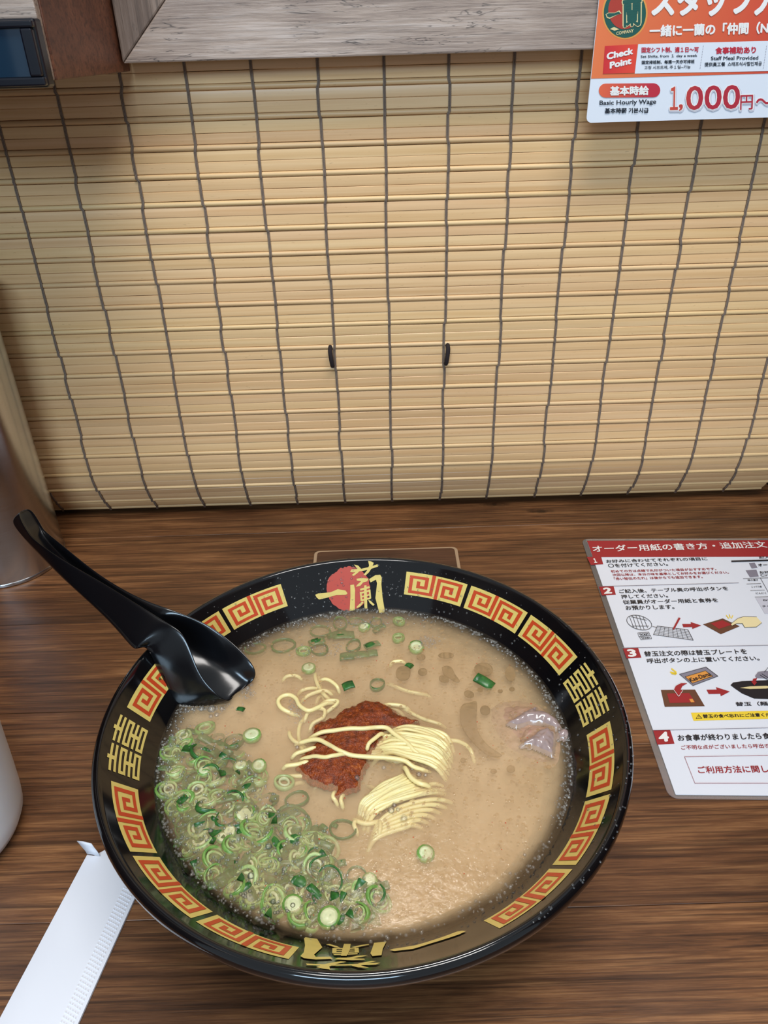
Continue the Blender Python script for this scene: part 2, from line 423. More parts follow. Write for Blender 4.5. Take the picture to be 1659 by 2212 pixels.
for (a0, a1, c0, c1) in ((sx0, sx1, sz1-0.0035, sz1-0.0008), (sx0, sx1, sz0+0.0008, sz0+0.0042), (sx1-0.0058, sx1-0.0008, sz0+0.0042, sz1-0.0035)):
    b = MB(); b.box(a0, a1, 0.3628, 0.3662, c0, c1); bevel(b.build('bezel', M['unit'], su), 0.0008)
b = MB(); b.box(sx0+0.001, sx1-0.006, 0.3646, 0.3662, sz0+0.0043, sz1-0.0036); b.build('screen', M['screen'], su)

# ------------------------------------------------------------------ text and flat print
_tcache = {}
def text_mesh(s, bold):
    # the stroke weight is built up from slightly shifted copies of the letters
    if s not in _tcache:
        cu = bpy.data.curves.new('t', 'FONT'); cu.body = s; cu.size = 1.0; cu.resolution_u = 3
        o = bpy.data.objects.new('t', cu); col.objects.link(o)
        dg = bpy.context.evaluated_depsgraph_get(); ev = o.evaluated_get(dg)
        me = bpy.data.meshes.new_from_object(ev)
        _tcache[s] = ([tuple(v.co) for v in me.vertices], [tuple(q.vertices) for q in me.polygons])
        bpy.data.objects.remove(o); bpy.data.curves.remove(cu); bpy.data.meshes.remove(me)
    v0, f0 = _tcache[s]
    if bold < 0.004 or not v0: return v0, f0
    n = 4 if bold < 0.03 else 8
    vs, fs = [], []
    for k in range(n):
        a = math.pi/4+2*math.pi*k/n; o_ = len(vs)
        vs += [(x+bold*math.cos(a), y+bold*math.sin(a), k*0.00001) for x, y, z in v0]; fs += [tuple(i+o_ for i in f) for f in f0]
    return vs, fs
class Sheet:
    # a plane in the place: pixel measurements of the print are turned into positions on it
    def __init__(s, root, kind, level, up):
        s.root, s.kind, s.level, s.up = root, kind, level, up
    def at(s, x, y, lift):
        if s.kind == 'z': return hitz(x, y, s.level+lift)
        return hity(x, y, s.level-lift)
    def text(s, string, bl_, br_, tl_, mat, bold=0.012, lift=0.0004, name='printed_text'):
        vs, fs = text_mesh(string, bold)
        if not vs: return None
        a = np.array(vs); u0, v0 = a[:, 0].min(), a[:, 1].min(); u1, v1 = a[:, 0].max(), a[:, 1].max()
        P, Q, R = s.at(*bl_, lift), s.at(*br_, lift), s.at(*tl_, lift)
        b = MB(); b.add([P+(Q-P)*((x-u0)/(u1-u0))+(R-P)*((y-v0)/(v1-v0))+np.array(s.up)*z for x, y, z in vs], fs)
        return b.build(name, mat, s.root)
    def poly(s, pts, mat, lift=0.0003, name='print'):
        b = MB(); b.add([s.at(x, y, lift) for x, y in pts], [tuple(range(len(pts)))])
        o = b.build(name, mat, s.root)
        if len(pts) > 4:
            bm = bmesh.new(); bm.from_mesh(o.data); bmesh.ops.triangulate(bm, faces=bm.faces); bm.to_mesh(o.data); bm.free()
        n = o.data.polygons[0].normal
        if n.dot(Vector(s.up)) < 0: o.data.flip_normals()
        return o
    def line(s, pts, w, mat, lift=0.0005, name='print_line', closed=False):
        P = [np.array(q, float) for q in pts]
        if closed: P = P+[P[0]]
        b = MB()
        for a, c in zip(P[:-1], P[1:]):
            d = (c-a)/max(1e-6, np.linalg.norm(c-a)); n = np.array([-d[1], d[0]])*w/2
            q = [s.at(*(a+n-d*w/2), lift), s.at(*(a-n-d*w/2), lift), s.at(*(c-n+d*w/2), lift), s.at(*(c+n+d*w/2), lift)]
            b.add(q, [(0, 1, 2, 3)])
        return b.build(name, mat, s.root)
def ell(cx, cy, rx, ry, n=40, rot=0.0):
    c, s_ = math.cos(rot), math.sin(rot)
    return [(cx+rx*math.cos(2*math.pi*k/n)*c-ry*math.sin(2*math.pi*k/n)*s_, cy+rx*math.cos(2*math.pi*k/n)*s_+ry*math.sin(2*math.pi*k/n)*c) for k in range(n)]
def cropmap(ox, oy, sc):
    return lambda x, y: (ox+x*sc, oy+y*sc)

# ---- hiring poster (hangs on the frame)
PY = 0.4775
po = thing('poster', (0.20, PY, 0.2755), 'glossy orange and white hiring notice hanging on the wooden frame', 'poster')
A = hity(1266, 265.5, PY); px0 = A[0]; pz0 = A[2]; px1 = px0+0.21; pz1 = pz0+0.148
b = MB(); rr = 0.003; pts = [(px0+rr-rr*math.cos(t), pz0+rr-rr*math.sin(t)) for t in [math.pi/2*k/6 for k in range(7)]]
pts += [(px1-rr+rr*math.sin(t), pz0+rr-rr*math.cos(t)) for t in [math.pi/2*k/6 for k in range(7)]]+[(px1, pz1), (px0, pz1)]
b.prism([(x, PY, z) for x, z in pts], [(x, PY+0.0008, z) for x, z in pts]); b.build('card', M['card'], po, recalc=True)
S = Sheet(po, 'y', PY, (0, -1, 0)); C = cropmap(1239, 0, 420/1659)
zo = hity(*C(133, 672), PY)[2]
M['orange'] = gradient_mat('orange_print', (232, 122, 70), (204, 60, 52), px0-0.20, px0-0.20+0.12)
b = MB(); b.add([(px0+0.0002, PY-0.00015, zo), (px1, PY-0.00015, zo), (px1, PY-0.00015, pz1), (px0+0.0002, PY-0.00015, pz1)], [(0, 1, 2, 3)]); b.build('orange_field', M['orange'], po)
def T(s, x0, y0, x1, y1, yt, mat, bold=0.012, lift=0.0004, skew=0.0):
    S.text(s, C(x0, y0), C(x1, y1), C(x0+skew, yt), mat, bold, lift)
cx, cy, rx, ry = 438, 110, 180, 212
S.poly([C(*q) for q in ell(cx, cy, rx+14, ry+14)], M['print_orange'], 0.0002, 'emblem_rim')
S.poly([C(*q) for q in ell(cx, cy, rx, ry)], M['print_green'], 0.0003, 'emblem_ring')
S.poly([C(*q) for q in ell(cx-4, cy-25, rx-42, ry-48)], M['print_crimson'] if False else M['sun'], 0.0004, 'emblem_sun')
bs = [(280, 122), (300, 112), (350, 112), (385, 98), (402, 116), (360, 128), (310, 148), (290, 142)]
bc = (340, 120)
S.poly([C(bc[0]+(x-bc[0])*1.12, bc[1]+(y-bc[1])*1.45) for x, y in bs], M['print_cream'], 0.0005, 'brush_outline'); S.poly([C(*q) for q in bs], M['print_green'], 0.0006, 'brush_stroke')
T('蘭', 410, 244, 587, 227, -22, M['print_cream'], 0.075, 0.0005); T('蘭', 420, 236, 578, 220, -14, M['print_green'], 0.03, 0.0006)
T('COMPANY', 365, 300, 512, 275, 272, M['print_cream'], 0.02, 0.0005)
S.poly([C(*q) for q in ((310, 248), (345, 230), (390, 250), (350, 262))], M['print_cream'], 0.0005, 'emblem_leaf')
T('スタッフ大', 662, 150, 1760, 130, -130, M['print_white'], 0.045, 0.0004)
T('一緒に一蘭の「仲間（N', 648, 318, 1659, 288, 212, M['print_white'], 0.04, 0.0004)
S.poly([C(*q) for q in ((268, 392), (545, 378), (522, 622), (250, 630))], gradient_mat('tag_red', (206, 38, 48), (228, 70, 52), -0.075, -0.058), 0.0004, 'check_tag')
S.text('Check', C(282, 512), C(508, 462), C(282, 452), M['print_white'], 0.05, 0.0006)
S.text('Point', C(308, 588), C(494, 545), C(308, 530), M['print_white'], 0.05, 0.0006)
S.poly([C(*q) for q in ((552, 376), (1700, 348), (1690, 606), (522, 628))], M['card'], 0.0003, 'white_box')
T('固定シフト制、週１日～可', 580, 450, 1068, 446, 402, M['print_crimson'], 0.035, 0.0005)
T('Set Shifts, from １ day a week', 573, 500, 1055, 490, 470, M['print_navy'], 0.02, 0.0005)
T('固定排班制、每週一天亦可排班', 582, 548, 1032, 540, 516, M['print_navy'], 0.03, 0.0005)
T('고정 시프트제, 주１일~가능', 604, 592, 998, 586, 562, M['print_navy'], 0.02, 0.0005)
T('食事補助あり', 1210, 462, 1556, 455, 402, M['print_crimson'], 0.04, 0.0005)
T('Staff Meal Provided', 1172, 514, 1576, 508, 482, M['print_navy'], 0.02, 0.0005)
T('提供員工餐  스태프식사할인제공', 1118, 568, 1606, 560, 532, M['print_navy'], 0.025, 0.0005)
for xx in (1108, 1648):
    for q in range(9): S.line([C(xx-q*3.4, 390+q*23), C(xx-q*3.4-1.4, 400+q*23)], 0.8, M['print_grey'], 0.0005, 'print_dot')
pill = [C(275-60*math.sin(math.pi*k/12), 773-60*math.cos(math.pi*k/12)) for k in range(13)]+[C(680+60*math.sin(math.pi*k/12), 770+60*math.cos(math.pi*k/12)) for k in range(13)]
S.poly(pill, gradient_mat('pill_red', (232, 104, 66), (192, 44, 62), -0.076, -0.046), 0.0003, 'wage_pill')
T('基本時給', 310, 818, 642, 812, 736, M['print_white'], 0.045, 0.0005)
T('Basic Hourly Wage', 222, 908, 704, 896, 858, M['print_navy'], 0.022, 0.0004)
T('基本時薪 기본시급', 266, 968, 640, 964, 922, M['print_navy'], 0.03, 0.0004)
M['wage'] = gradient_mat('wage_red', (224, 96, 60), (180, 44, 60), -0.045, -0.018)
M['print_pale'] = plain('print_pale', (206, 204, 214), 0.45)
for dx, dy, mt, lf, bo in ((3, 6, M['print_pale'], 0.0003, 0.060), (0, 0, M['print_white'], 0.0004, 0.042), (0, 0, M['wage'], 0.0005, 0.016)):
    pd = (bo-0.016)*300
    S.text('１', C(822-pd+dx, 940+pd+dy), C(890+pd+dx, 938+pd+dy), C(826-pd+dx, 740-pd+dy), mt, bo, lf); S.text(',', C(896-pd+dx, 946+pd+dy), C(930+pd+dx, 945+pd+dy), C(900-pd+dx, 890-pd+dy), mt, bo, lf); S.text('000', C(958-pd+dx, 940+pd+dy), C(1416+pd+dx, 928+pd+dy), C(962-pd+dx, 735-pd+dy), mt, bo, lf)
    S.text('円', C(1420-pd+dx, 938+pd+dy), C(1528+pd+dx, 934+pd+dy), C(1424-pd+dx, 812-pd+dy), mt, bo, lf)
    S.text('～', C(1556-pd+dx, 892+pd+dy), C(1690+pd+dx, 888+pd+dy), C(1556-pd+dx, 840-pd+dy), mt, bo, lf)

# ---- laminated instruction sheet lying on the counter
SZ = 0.0012
sh = thing('instruction_sheet', (0.22, 0.35, 0.0), 'laminated white ordering guide with red header lying on the counter', 'paper sheet')
TL = hitz(1256, 1163, SZ); BLc = hitz(1446, 1723, SZ)
d1 = (BLc-TL); d1 /= np.linalg.norm(d1); d2 = np.array([-d1[1], d1[0], 0.0])      # d2 points along the header
Lh = np.linalg.norm(BLc-TL); Wd = 0.165
def sp(u, v, z): q = TL+d2*u+d1*v; return (q[0], q[1], z)
def rrect(u0, u1, v0, v1, r, z, n=6):
    out = []
    for (cu, cv, a0) in ((u0+r, v0+r, 180), (u1-r, v0+r, 270), (u1-r, v1-r, 0), (u0+r, v1-r, 90)):
        for k in range(n+1):
            a = math.radians(a0+90*k/n); out.append(sp(cu+r*math.cos(a), cv+r*math.sin(a), z))
    return out
b = MB(); b.prism(rrect(0, Wd, 0, Lh, 0.005, 0.0002), rrect(0, Wd, 0, Lh, 0.005, SZ-0.0004)); b.build('laminate', M['laminate'], sh, recalc=True)
pt = hitz(1262, 1170, SZ)-TL; pb = hitz(1458, 1716, SZ)-TL
u0, v0 = float(pt@d2), float(pt@d1); v1 = float(pb@d1)
u0 = 0.0035
b = MB(); b.prism(rrect(u0, Wd-0.004, v0, v1, 0.0004, SZ-0.00035, 1), rrect(u0, Wd-0.004, v0, v1, 0.0004, SZ, 1)); b.build('page', M['paper'], sh, recalc=True)
S = Sheet(sh, 'z', SZ, (0, 0, 1)); C = cropmap(1240, 1130, 419/1659); D = cropmap(1300, 1380, 359/1659)
def T2(mp, s, x0, y0, x1, y1, xt, yt, mat, bold=0.02, lift=0.0003): S.text(s, mp(x0, y0), mp(x1, y1), mp(xt, yt), mat, bold, lift)
# red header band follows the page edge
hb0 = float((hitz(*C(75, 152), SZ)-TL)@d1); hb1 = float((hitz(*C(105, 292), SZ)-TL)@d1)
b = MB(); b.add([sp(u0, hb0, SZ+0.0001), sp(u0, hb1, SZ+0.0001), sp(Wd-0.004, hb1, SZ+0.0001), sp(Wd-0.004, hb0, SZ+0.0001)], [(0, 1, 2, 3)]); b.build('header_band', M['print_red'], sh)
T2(C, 'オーダー用紙の書き方・追加注文', 165, 248, 1659, 210, 150, 192, M['print_white'], 0.02)
def numbox(mp, q, s, tx):
    S.poly([mp(*a) for a in q], M['print_red'], 0.0002, 'number_box'); T2(mp, s, *tx, M['print_white'], 0.05, 0.0003)
numbox(C, ((110, 290), (232, 286), (250, 352), (143, 358)), '１', (174, 340, 200, 339, 160, 302))
numbox(C, ((212, 542), (338, 538), (358, 612), (240, 618)), '2', (256, 606, 328, 602, 244, 552))
numbox(C, ((418, 1072), (548, 1066), (576, 1150), (450, 1158)), '3', (466, 1146, 540, 1142, 448, 1080))
numbox(D, ((512, 914), (682, 908), (726, 1046), (555, 1056)), '4', (572, 1032, 675, 1024, 560, 932))
K, RDm = M['print_black'], M['print_red']
T2(C, 'お好みに合わせてそれぞれの項目に', 278, 340, 1145, 318, 270, 312, K)
T2(C, '〇を付けてください。', 296, 380, 808, 365, 286, 348, K)
T2(C, '初めての方は点線で丸印がついた項目がおすすめです。', 318, 424, 1220, 402, 312, 402, RDm)
T2(C, '次回以降は、本日の味を基準としてお好みをお選びください。', 332, 454, 1328, 432, 326, 432, RDm)
T2(C, '「赤い秘伝のたれ」は後からでも追加できます。', 346, 488, 1104, 470, 338, 464, RDm)
S.line([C(216, 541), C(1408, 510)], 0.8, M['print_grey'])
T2(C, 'ご記入後、テーブル奥の呼出ボタンを', 390, 600, 1325, 574, 380, 566, K)
T2(C, '押してください。', 408, 646, 808, 636, 398, 612, K)
T2(C, '従業員がオーダー用紙と食券を', 424, 694, 1238, 676, 414, 658, K)
T2(C, 'お預かりします。', 446, 744, 862, 734, 436, 708, K)
S.line([C(*q) for q in ell(558, 850, 110, 58, 32, 0.28)], 0.9, K, closed=True)
for q in (((475, 800), (512, 895)), ((502, 795), (540, 905)), ((530, 790), (575, 912)), ((560, 795), (600, 908)), ((590, 800), (630, 895))): S.line([C(*a) for a in q], 0.8, K)
S.line([C(490, 800), C(620, 830)], 0.8, K); S.line([C(500, 880), C(640, 880)], 0.8, K)
S.line([C(668, 882), C(710, 892)], 0.7, K)
S.line([C(*q) for q in ((712, 880), (975, 912), (1020, 1000), (680, 952))], 0.9, K, closed=True)
for k in range(1, 8):
    f = k/8; S.line([C(712+263*f, 880+32*f), C(680+340*f, 952+48*f)], 0.6, K)
for k in range(1, 6):
    f = k/6; S.line([C(712-32*f, 880+72*f), C(975+45*f, 912+88*f)], 0.6, K)
S.poly([C(*q) for q in ((895, 806), (912, 812), (860, 905), (845, 912), (848, 895))], M['print_red'], 0.0006, 'pen_print')
for (q, s_) in ((((545, 938), (640, 932), (652, 962), (555, 970)), 'TICKET'), (((560, 970), (655, 962), (664, 988), (572, 996)), 'TICKET')):
    S.line([C(*a) for a in q], 0.7, K, closed=True); T2(C, s_, q[3][0]+8, q[3][1]-6, q[2][0]-8, q[2][1]-4, q[0][0]+10, q[0][1]+8, K, 0.03)
ar = ((925, 862), (1000, 862), (998, 846), (1088, 875), (1012, 905), (1010, 888), (935, 890))
S.poly([C(*q) for q in ar], RDm, 0.0003, 'arrow_print')
S.poly([C(*q) for q in ((1102, 866), (1272, 815), (1418, 882), (1256, 950))], M['print_brown'], 0.0002, 'button_print')
S.poly([C(*q) for q in ((1170, 858), (1270, 830), (1350, 868), (1240, 905))], RDm, 0.0003, 'button_top_print')
S.poly([C(*q) for q in ((1342, 862), (1400, 815), (1450, 800), (1562, 802), (1606, 852), (1560, 888), (1460, 892), (1440, 858), (1392, 858), (1352, 878))], M['print_skin'], 0.0004, 'hand_print')
S.line([C(*q) for q in ((1342, 862), (1400, 815), (1450, 800), (1562, 802))], 0.7, K); S.line([C(*q) for q in ((1606, 852), (1560, 888), (1460, 892), (1440, 858), (1392, 858), (1352, 878))], 0.7, K)
for q in (((1305, 790), (1322, 812)), ((1330, 784), (1336, 806)), ((1358, 792), (1348, 812))): S.line([C(*a) for a in q], 1.8, M['print_yellow'])
S.line([C(414, 1066), C(1680, 1044)], 0.8, M['print_grey'])
# right column of the guide
S.line([C(1352, 326), C(1690, 316)], 3.2, K); T2(C, '記入例', 1584, 304, 1722, 300, 1580, 284, K)
S.poly([C(*q) for q in ((1496, 342), (1545, 338), (1570, 382), (1520, 388))], M['print_grey'], 0.0002, 'icon_print'); T2(C, 'オーダー', 1578, 372, 1740, 366, 1570, 346, K, 0.03)
S.poly([C(*q) for q in ((1468, 404), (1560, 398), (1580, 456), (1506, 464))], M['print_grey'], 0.0002, 'icon_print'); T2(C, 'お好み', 1590, 432, 1720, 428, 1582, 410, K); T2(C, 'Circle', 1598, 456, 1720, 452, 1592, 434, K, 0.0)
S.line([C(1448, 474), C(1690, 466)], 0.7, K); S.line([C(1595, 470), C(1690, 640)], 0.7, K)
for (x, y, s_) in ((1488, 496, '味の濃さ'), (1520, 552, 'こってり度'), (1558, 608, 'にんにく')):
    T2(C, s_, x, y, x+88, y-2, x-4, y-16, K, 0.02); S.line([C(x-10, y+24), C(x+110, y+20)], 0.6, K)
S.poly([C(*q) for q in ((1552, 640), (1680, 636), (1720, 770), (1632, 776))], M['print_pale'], 0.0002, 'shaded_cell')
T2(C, 'ねぎ', 1618, 668, 1690, 664, 1612, 650, K); T2(C, 'チャー', 1614, 722, 1720, 718, 1608, 704, K)
# step 3
T2(D, '替玉注文の際は替玉プレートを', 428, 176, 1455, 150, 418, 124, K)
T2(D, '呼出ボタンの上に置いてください。', 456, 244, 1580, 216, 446, 196, K)
S.poly([D(*q) for q in ((776, 352), (1040, 280), (1160, 372), (910, 466))], M['print_grey'], 0.0002, 'tray_print')
S.poly([D(*q) for q in ((832, 378), (1035, 318), (1108, 372), (905, 442))], M['print_orange'], 0.0003, 'plate_print')
S.line([D(*q) for q in ((776, 352), (1040, 280), (1160, 372), (910, 466))], 0.8, K, closed=True)
S.line([D(*q) for q in ((832, 378), (1035, 318), (1108, 372), (905, 442))], 0.7, K, closed=True)
S.text('Kae-Dama', D(890, 430), D(1095, 365), D(868, 392), K, 0.02, 0.0006)
S.poly([D(*q) for q in ((590, 510), (930, 506), (1028, 672), (628, 678))], M['print_brown'], 0.0002, 'button_print')
S.poly([D(*q) for q in ((650, 545), (872, 540), (932, 634), (678, 640))], RDm, 0.0003, 'button_top_print')
S.poly([D(*q) for q in ((872, 600), (905, 598), (925, 632), (890, 634))], M['print_orange'], 0.0004, 'mark_print')
S.poly([D(*q) for q in ((720, 510), (738, 470), (790, 442), (855, 442), (805, 470), (785, 512), (808, 515), (768, 576))], RDm, 0.0006, 'arrow_print')
S.line([D(*q) for q in ((720, 510), (768, 576), (808, 515))], 0.9, M['print_white'], 0.0007)
S.poly([D(*q) for q in ((1046, 508), (1148, 506), (1140, 482), (1278, 526), (1188, 572), (1184, 548), (1068, 550))], RDm, 0.0003, 'arrow_print')
for q in (((688, 332), (745, 345)), ((700, 300), (740, 330)), ((735, 352), (700, 345))): S.line([D(*a) for a in q], 2.6, M['print_yellow'])
bowlp = [(1285, 462), (1310, 436), (1400, 422), (1659, 412), (1800, 430), (1760, 560), (1660, 600), (1520, 596), (1400, 545), (1320, 490)]
S.poly([D(*q) for q in bowlp], K, 0.0002, 'bowl_print'); S.poly([D(*q) for q in ((1378, 490), (1480, 474), (1640, 468), (1740, 480), (1640, 496), (1480, 500))], M['print_cream'], 0.0003, 'soup_print')
S.poly([D(*q) for q in ((1530, 370), (1560, 330), (1640, 318), (1700, 330), (1700, 400), (1600, 392), (1545, 390))], M['print_grey'], 0.0004, 'noodle_print')
S.poly([D(*q) for q in ((1490, 425), (1505, 420), (1512, 398), (1552, 390), (1536, 428), (1550, 430), (1524, 465))], RDm, 0.0005, 'arrow_print')
for q in (((1580, 360), (1659, 410)), ((1600, 350), (1680, 400)), ((1625, 330), (1660, 285))): S.line([D(*a) for a in q], 1.0, K, 0.0006)
T2(D, '替玉（麺のおかわり', 1340, 672, 2060, 660, 1332, 630, K)
S.poly([D(*q) for q in ((890, 738), (1720, 716), (1730, 796), (916, 818))], M['print_yellow'], 0.0002, 'caution_band')
S.line([D(*q) for q in ((965, 756), (1000, 792), (942, 795))], 0.9, K, closed=True); S.line([D(968, 768), D(970, 782)], 0.9, K)
T2(D, '替玉の食べ忘れにご注意くだ', 1012, 792, 1690, 776, 1004, 754, K, 0.03)
S.line([D(512, 912), D(1700, 886)], 0.8, M['print_grey'])
T2(D, 'お食事が終わりましたら食', 764, 1020, 1690, 1000, 752, 956, K, 0.02)
T2(D, 'ご不明な点がございましたら呼出ボ', 796, 1106, 1680, 1088, 788, 1062, RDm, 0.01)
S.line([D(*q) for q in ((1720, 1440), (930, 1440), (826, 1176), (1720, 1160))], 0.7, M['print_red'])
T2(D, 'ご利用方法に関しま', 968, 1344, 1760, 1332, 950, 1272, RDm, 0.02)

# ------------------------------------------------------------------ call button board behind the bowl
cbp = thing('button_board', (0.0, 0.41, 0.0), 'flat dark wood call button board with pale edges behind the bowl', 'board')
def rr2(x0, x1, y0, y1, r, z, n=5):
    out = []
    for (cu, cv, a0) in ((x0+r, y0+r, 180), (x1-r, y0+r, 270), (x1-r, y1-r, 0), (x0+r, y1-r, 90)):
        for k in range(n+1):
            a = math.radians(a0+90*k/n); out.append((cu+r*math.cos(a), cv+r*math.sin(a), z))
    return out
X0, X1, Y0, Y1 = -0.0515, 0.0525, 0.345, 0.4545
b = MB(); b.prism(rr2(X0, X1, Y0, Y1, 0.004, 0.0), rr2(X0, X1, Y0, Y1, 0.004, 0.0036)); b.build('edge_band', M['edge'], cbp)
b = MB(); b.prism(rr2(X0+0.002, X1-0.002, Y0+0.002, Y1-0.0018, 0.003, 0.0030), rr2(X0+0.0022, X1-0.0022, Y0+0.002, Y1-0.0018, 0.003, 0.0040)); b.build('top_board', M['plate'], cbp)

# ------------------------------------------------------------------ bowl
BC = np.array([-0.0114, 0.2275]); RZ = 0.080
bo = thing('ramen_bowl', (BC[0], BC[1], 0.0), 'black lacquer ramen bowl with gold and red printed border', 'bowl')
KC = (0.106-0.0887)/(0.018)                       # inner cone, radius per height
def rin(z): return 0.106+(z-(RZ-0.001))*KC          # radius of the inner wall at world height z
inner = [(0.0, 0.012), (0.030, 0.013), (0.045, 0.020), (0.060, 0.0345)]
inner += [(rin(z), z) for z in (0.050, 0.058, 0.066, 0.074, RZ-0.0012)]
lip = [(0.1066, RZ-0.0002), (0.1076, RZ+0.0005), (0.1088, RZ+0.0002), (0.1097, RZ-0.0010), (0.1100, RZ-0.0030), (0.1096, RZ-0.0050), (0.1082, RZ-0.0066), (0.1066, RZ-0.0078)]
outer = [(0.098, 0.060), (0.085, 0.043), (0.068, 0.028), (0.050, 0.017), (0.042, 0.013), (0.041, 0.001), (0.0395, 0.0), (0.037, 0.0005), (0.036, 0.008), (0.0, 0.009)]
b = MB(); b.lathe(inner+lip+outer, 160, BC); o = b.build('bowl_body', M['black'], bo, smooth=True, sharp=60, recalc=True)
def onwall(th, v, lift=0.00018):
    # th degrees about the bowl axis, v radius on the inner wall
    z = (RZ-0.001)+(v-0.106)/KC; a = math.radians(th)
    nx = -1/math.sqrt(1+KC*KC); nz = KC/math.sqrt(1+KC*KC)
    r = v+nx*lift; return (BC[0]+r*math.cos(a), BC[1]+r*math.sin(a), z+nz*lift)
PH = 96.45
RA, RB = 0.1030, 0.0945
def wallgrid(th0, th1, r0, r1, lift, nt=None, nr=3):
    nt = nt or max(1, int(abs(th1-th0)/2.0)+1)
    return [[onwall(th0+(th1-th0)*i/nt, r0+(r1-r0)*j/nr, lift) for i in range(nt+1)] for j in range(nr+1)]
SPI = [(0.905, 1.04), (0.905, 0.15), (0.19, 0.15), (0.19, 0.80), (0.70, 0.80), (0.70, 0.40), (0.44, 0.40), (0.44, 0.58)]
def panel(start, width):
    # start: angle of the panel's left end seen with the outer edge up (angles fall clockwise)
    b = MB(); b.grid(wallgrid(start, start-width, RA, RB, 0.00012, 10, 3))
    p = b.build('meander_panel', M['gold'], bo, smooth=True, recalc=True)
    lb = MB(); hw = 0.058
    def uvp(u, v): return onwall(start-width*(u/2.0), RB+(RA-RB)*v, 0.00028)
    for flip in (0, 1):
        P = [(u, v) for u, v in SPI]
        if flip: P = [(2-u, 1-v) for u, v in P]
        for i in range(len(P)-1):
            (ua, va), (ub, vb) = P[i], P[i+1]
            if abs(va-vb) > abs(ua-ub): q0, q1, w0, w1 = ua-hw, ua+hw, min(va, vb)-hw*0.98, max(va, vb)+hw*0.98
            else: q0, q1, w0, w1 = min(ua, ub)-hw, max(ua, ub)+hw, va-hw, va+hw
            w0, w1 = max(w0, 0.0), min(w1, 1.0)
            n = max(1, int((q1-q0)*5))
            lb.grid([[uvp(q0+(q1-q0)*k/n, w) for k in range(n+1)] for w in (w0, w1)])
    lb.build('meander_line', M['red'], p)
offs = [(19.1, 38.1), (39.3, 58.5), (59.7, 79.1)]
for a, c in offs:
    panel(PH-a, c-a); panel(PH+c, c-a)
    panel(PH-(180-c), c-a); panel(PH+(180-a), c-a)
def happiness(center):
    g = MB()
    def rect(u0, u1, v0, v1):
        n = max(1, int(abs(u1-u0)/1.2)); r0, r1 = RB-0.0006+(0.1046-RB+0.0006)*v0, RB-0.0006+(0.1046-RB+0.0006)*v1
        g.grid([[onwall(center-(u0+(u1-u0)*k/n), r, 0.0002) for k in range(n+1)] for r in (r0, r1)])
    for cc in (-4.25, 4.25):
        hwid = 3.85; t = 0.072
        vk = [0.90-0.142*q for q in range(7)]
        rect(cc-0.55, cc+0.55, vk[1], 1.0); rect(cc-0.55, cc+0.55, vk[5], vk[3])
        for v in vk: rect(cc-hwid, cc+hwid, v-t/2, v+t/2)
        for p0, p1 in ((3, 2), (6, 5)):
            rect(cc-hwid, cc-hwid+0.9, vk[p0], vk[p1]); rect(cc+hwid-0.9, cc+hwid, vk[p0], vk[p1])
    g.build('happiness_emblem', M['gold'], bo)
happiness(PH-90); happiness(PH+90)
# brush logo traced as flat print on the wall
def cone_hit(x, y):
    r = ray(x, y); o_ = CO-np.array([BC[0], BC[1], 0]); r0 = 0.106-KC*(RZ-0.001)
    a = r[0]**2+r[1]**2-(KC*r[2])**2; bb = 2*(o_[0]*r[0]+o_[1]*r[1]-(r0+KC*o_[2])*KC*r[2]); c = o_[0]**2+o_[1]**2-(r0+KC*o_[2])**2
    dd = math.sqrt(bb*bb-4*a*c)
    for t in ((-bb-dd)/(2*a), (-bb+dd)/(2*a)):
        P = o_+t*r
        if 0.03 < P[2] < 0.085: return math.degrees(math.atan2(P[1], P[0])), math.hypot(P[0], P[1])
E0 = cropmap(600, 1160, 500/1659)
strokes = [
 [(268, 415), (290, 405), (380, 396), (430, 374), (485, 384), (500, 404), (490, 414), (420, 416), (335, 440), (296, 448), (280, 436)],
 [(518, 250), (530, 232), (600, 228), (660, 214), (715, 196), (720, 212), (650, 234), (600, 245), (540, 254)],
 [(546, 198), (576, 205), (596, 226), (576, 256), (545, 279), (530, 274), (558, 250), (570, 228)],
 [(648, 172), (668, 175), (688, 186), (672, 226), (655, 252), (630, 276), (614, 272), (640, 240), (655, 205)],
 [(520, 345), (546, 341), (554, 380), (553, 440), (552, 524), (515, 530), (521, 430)],
 [(655, 302), (700, 274), (734, 271), (746, 290), (743, 340), (751, 430), (766, 520), (764, 540), (728, 545), (700, 438), (712, 332), (704, 306), (665, 326)],
 [(564, 300), (600, 293), (652, 298), (642, 318), (612, 326), (592, 350), (560, 357), (572, 340), (598, 318), (568, 313)],
 [(620, 348), (636, 346), (640, 430), (642, 512), (622, 514), (618, 430)],
 [(590, 372), (655, 352), (662, 366), (592, 386)],
 [(588, 394), (600, 392), (606, 456), (594, 458)], [(652, 378), (664, 376), (670, 440), (658, 444)],
 [(594, 396), (660, 378), (662, 390), (596, 408)], [(598, 424), (662, 408), (664, 418), (600, 434)], [(600, 448), (664, 432), (666, 444), (602, 460)],
 [(604, 462), (616, 468), (590, 500), (566, 510), (566, 500)], [(648, 452), (664, 456), (694, 484), (684, 494), (660, 474)]]
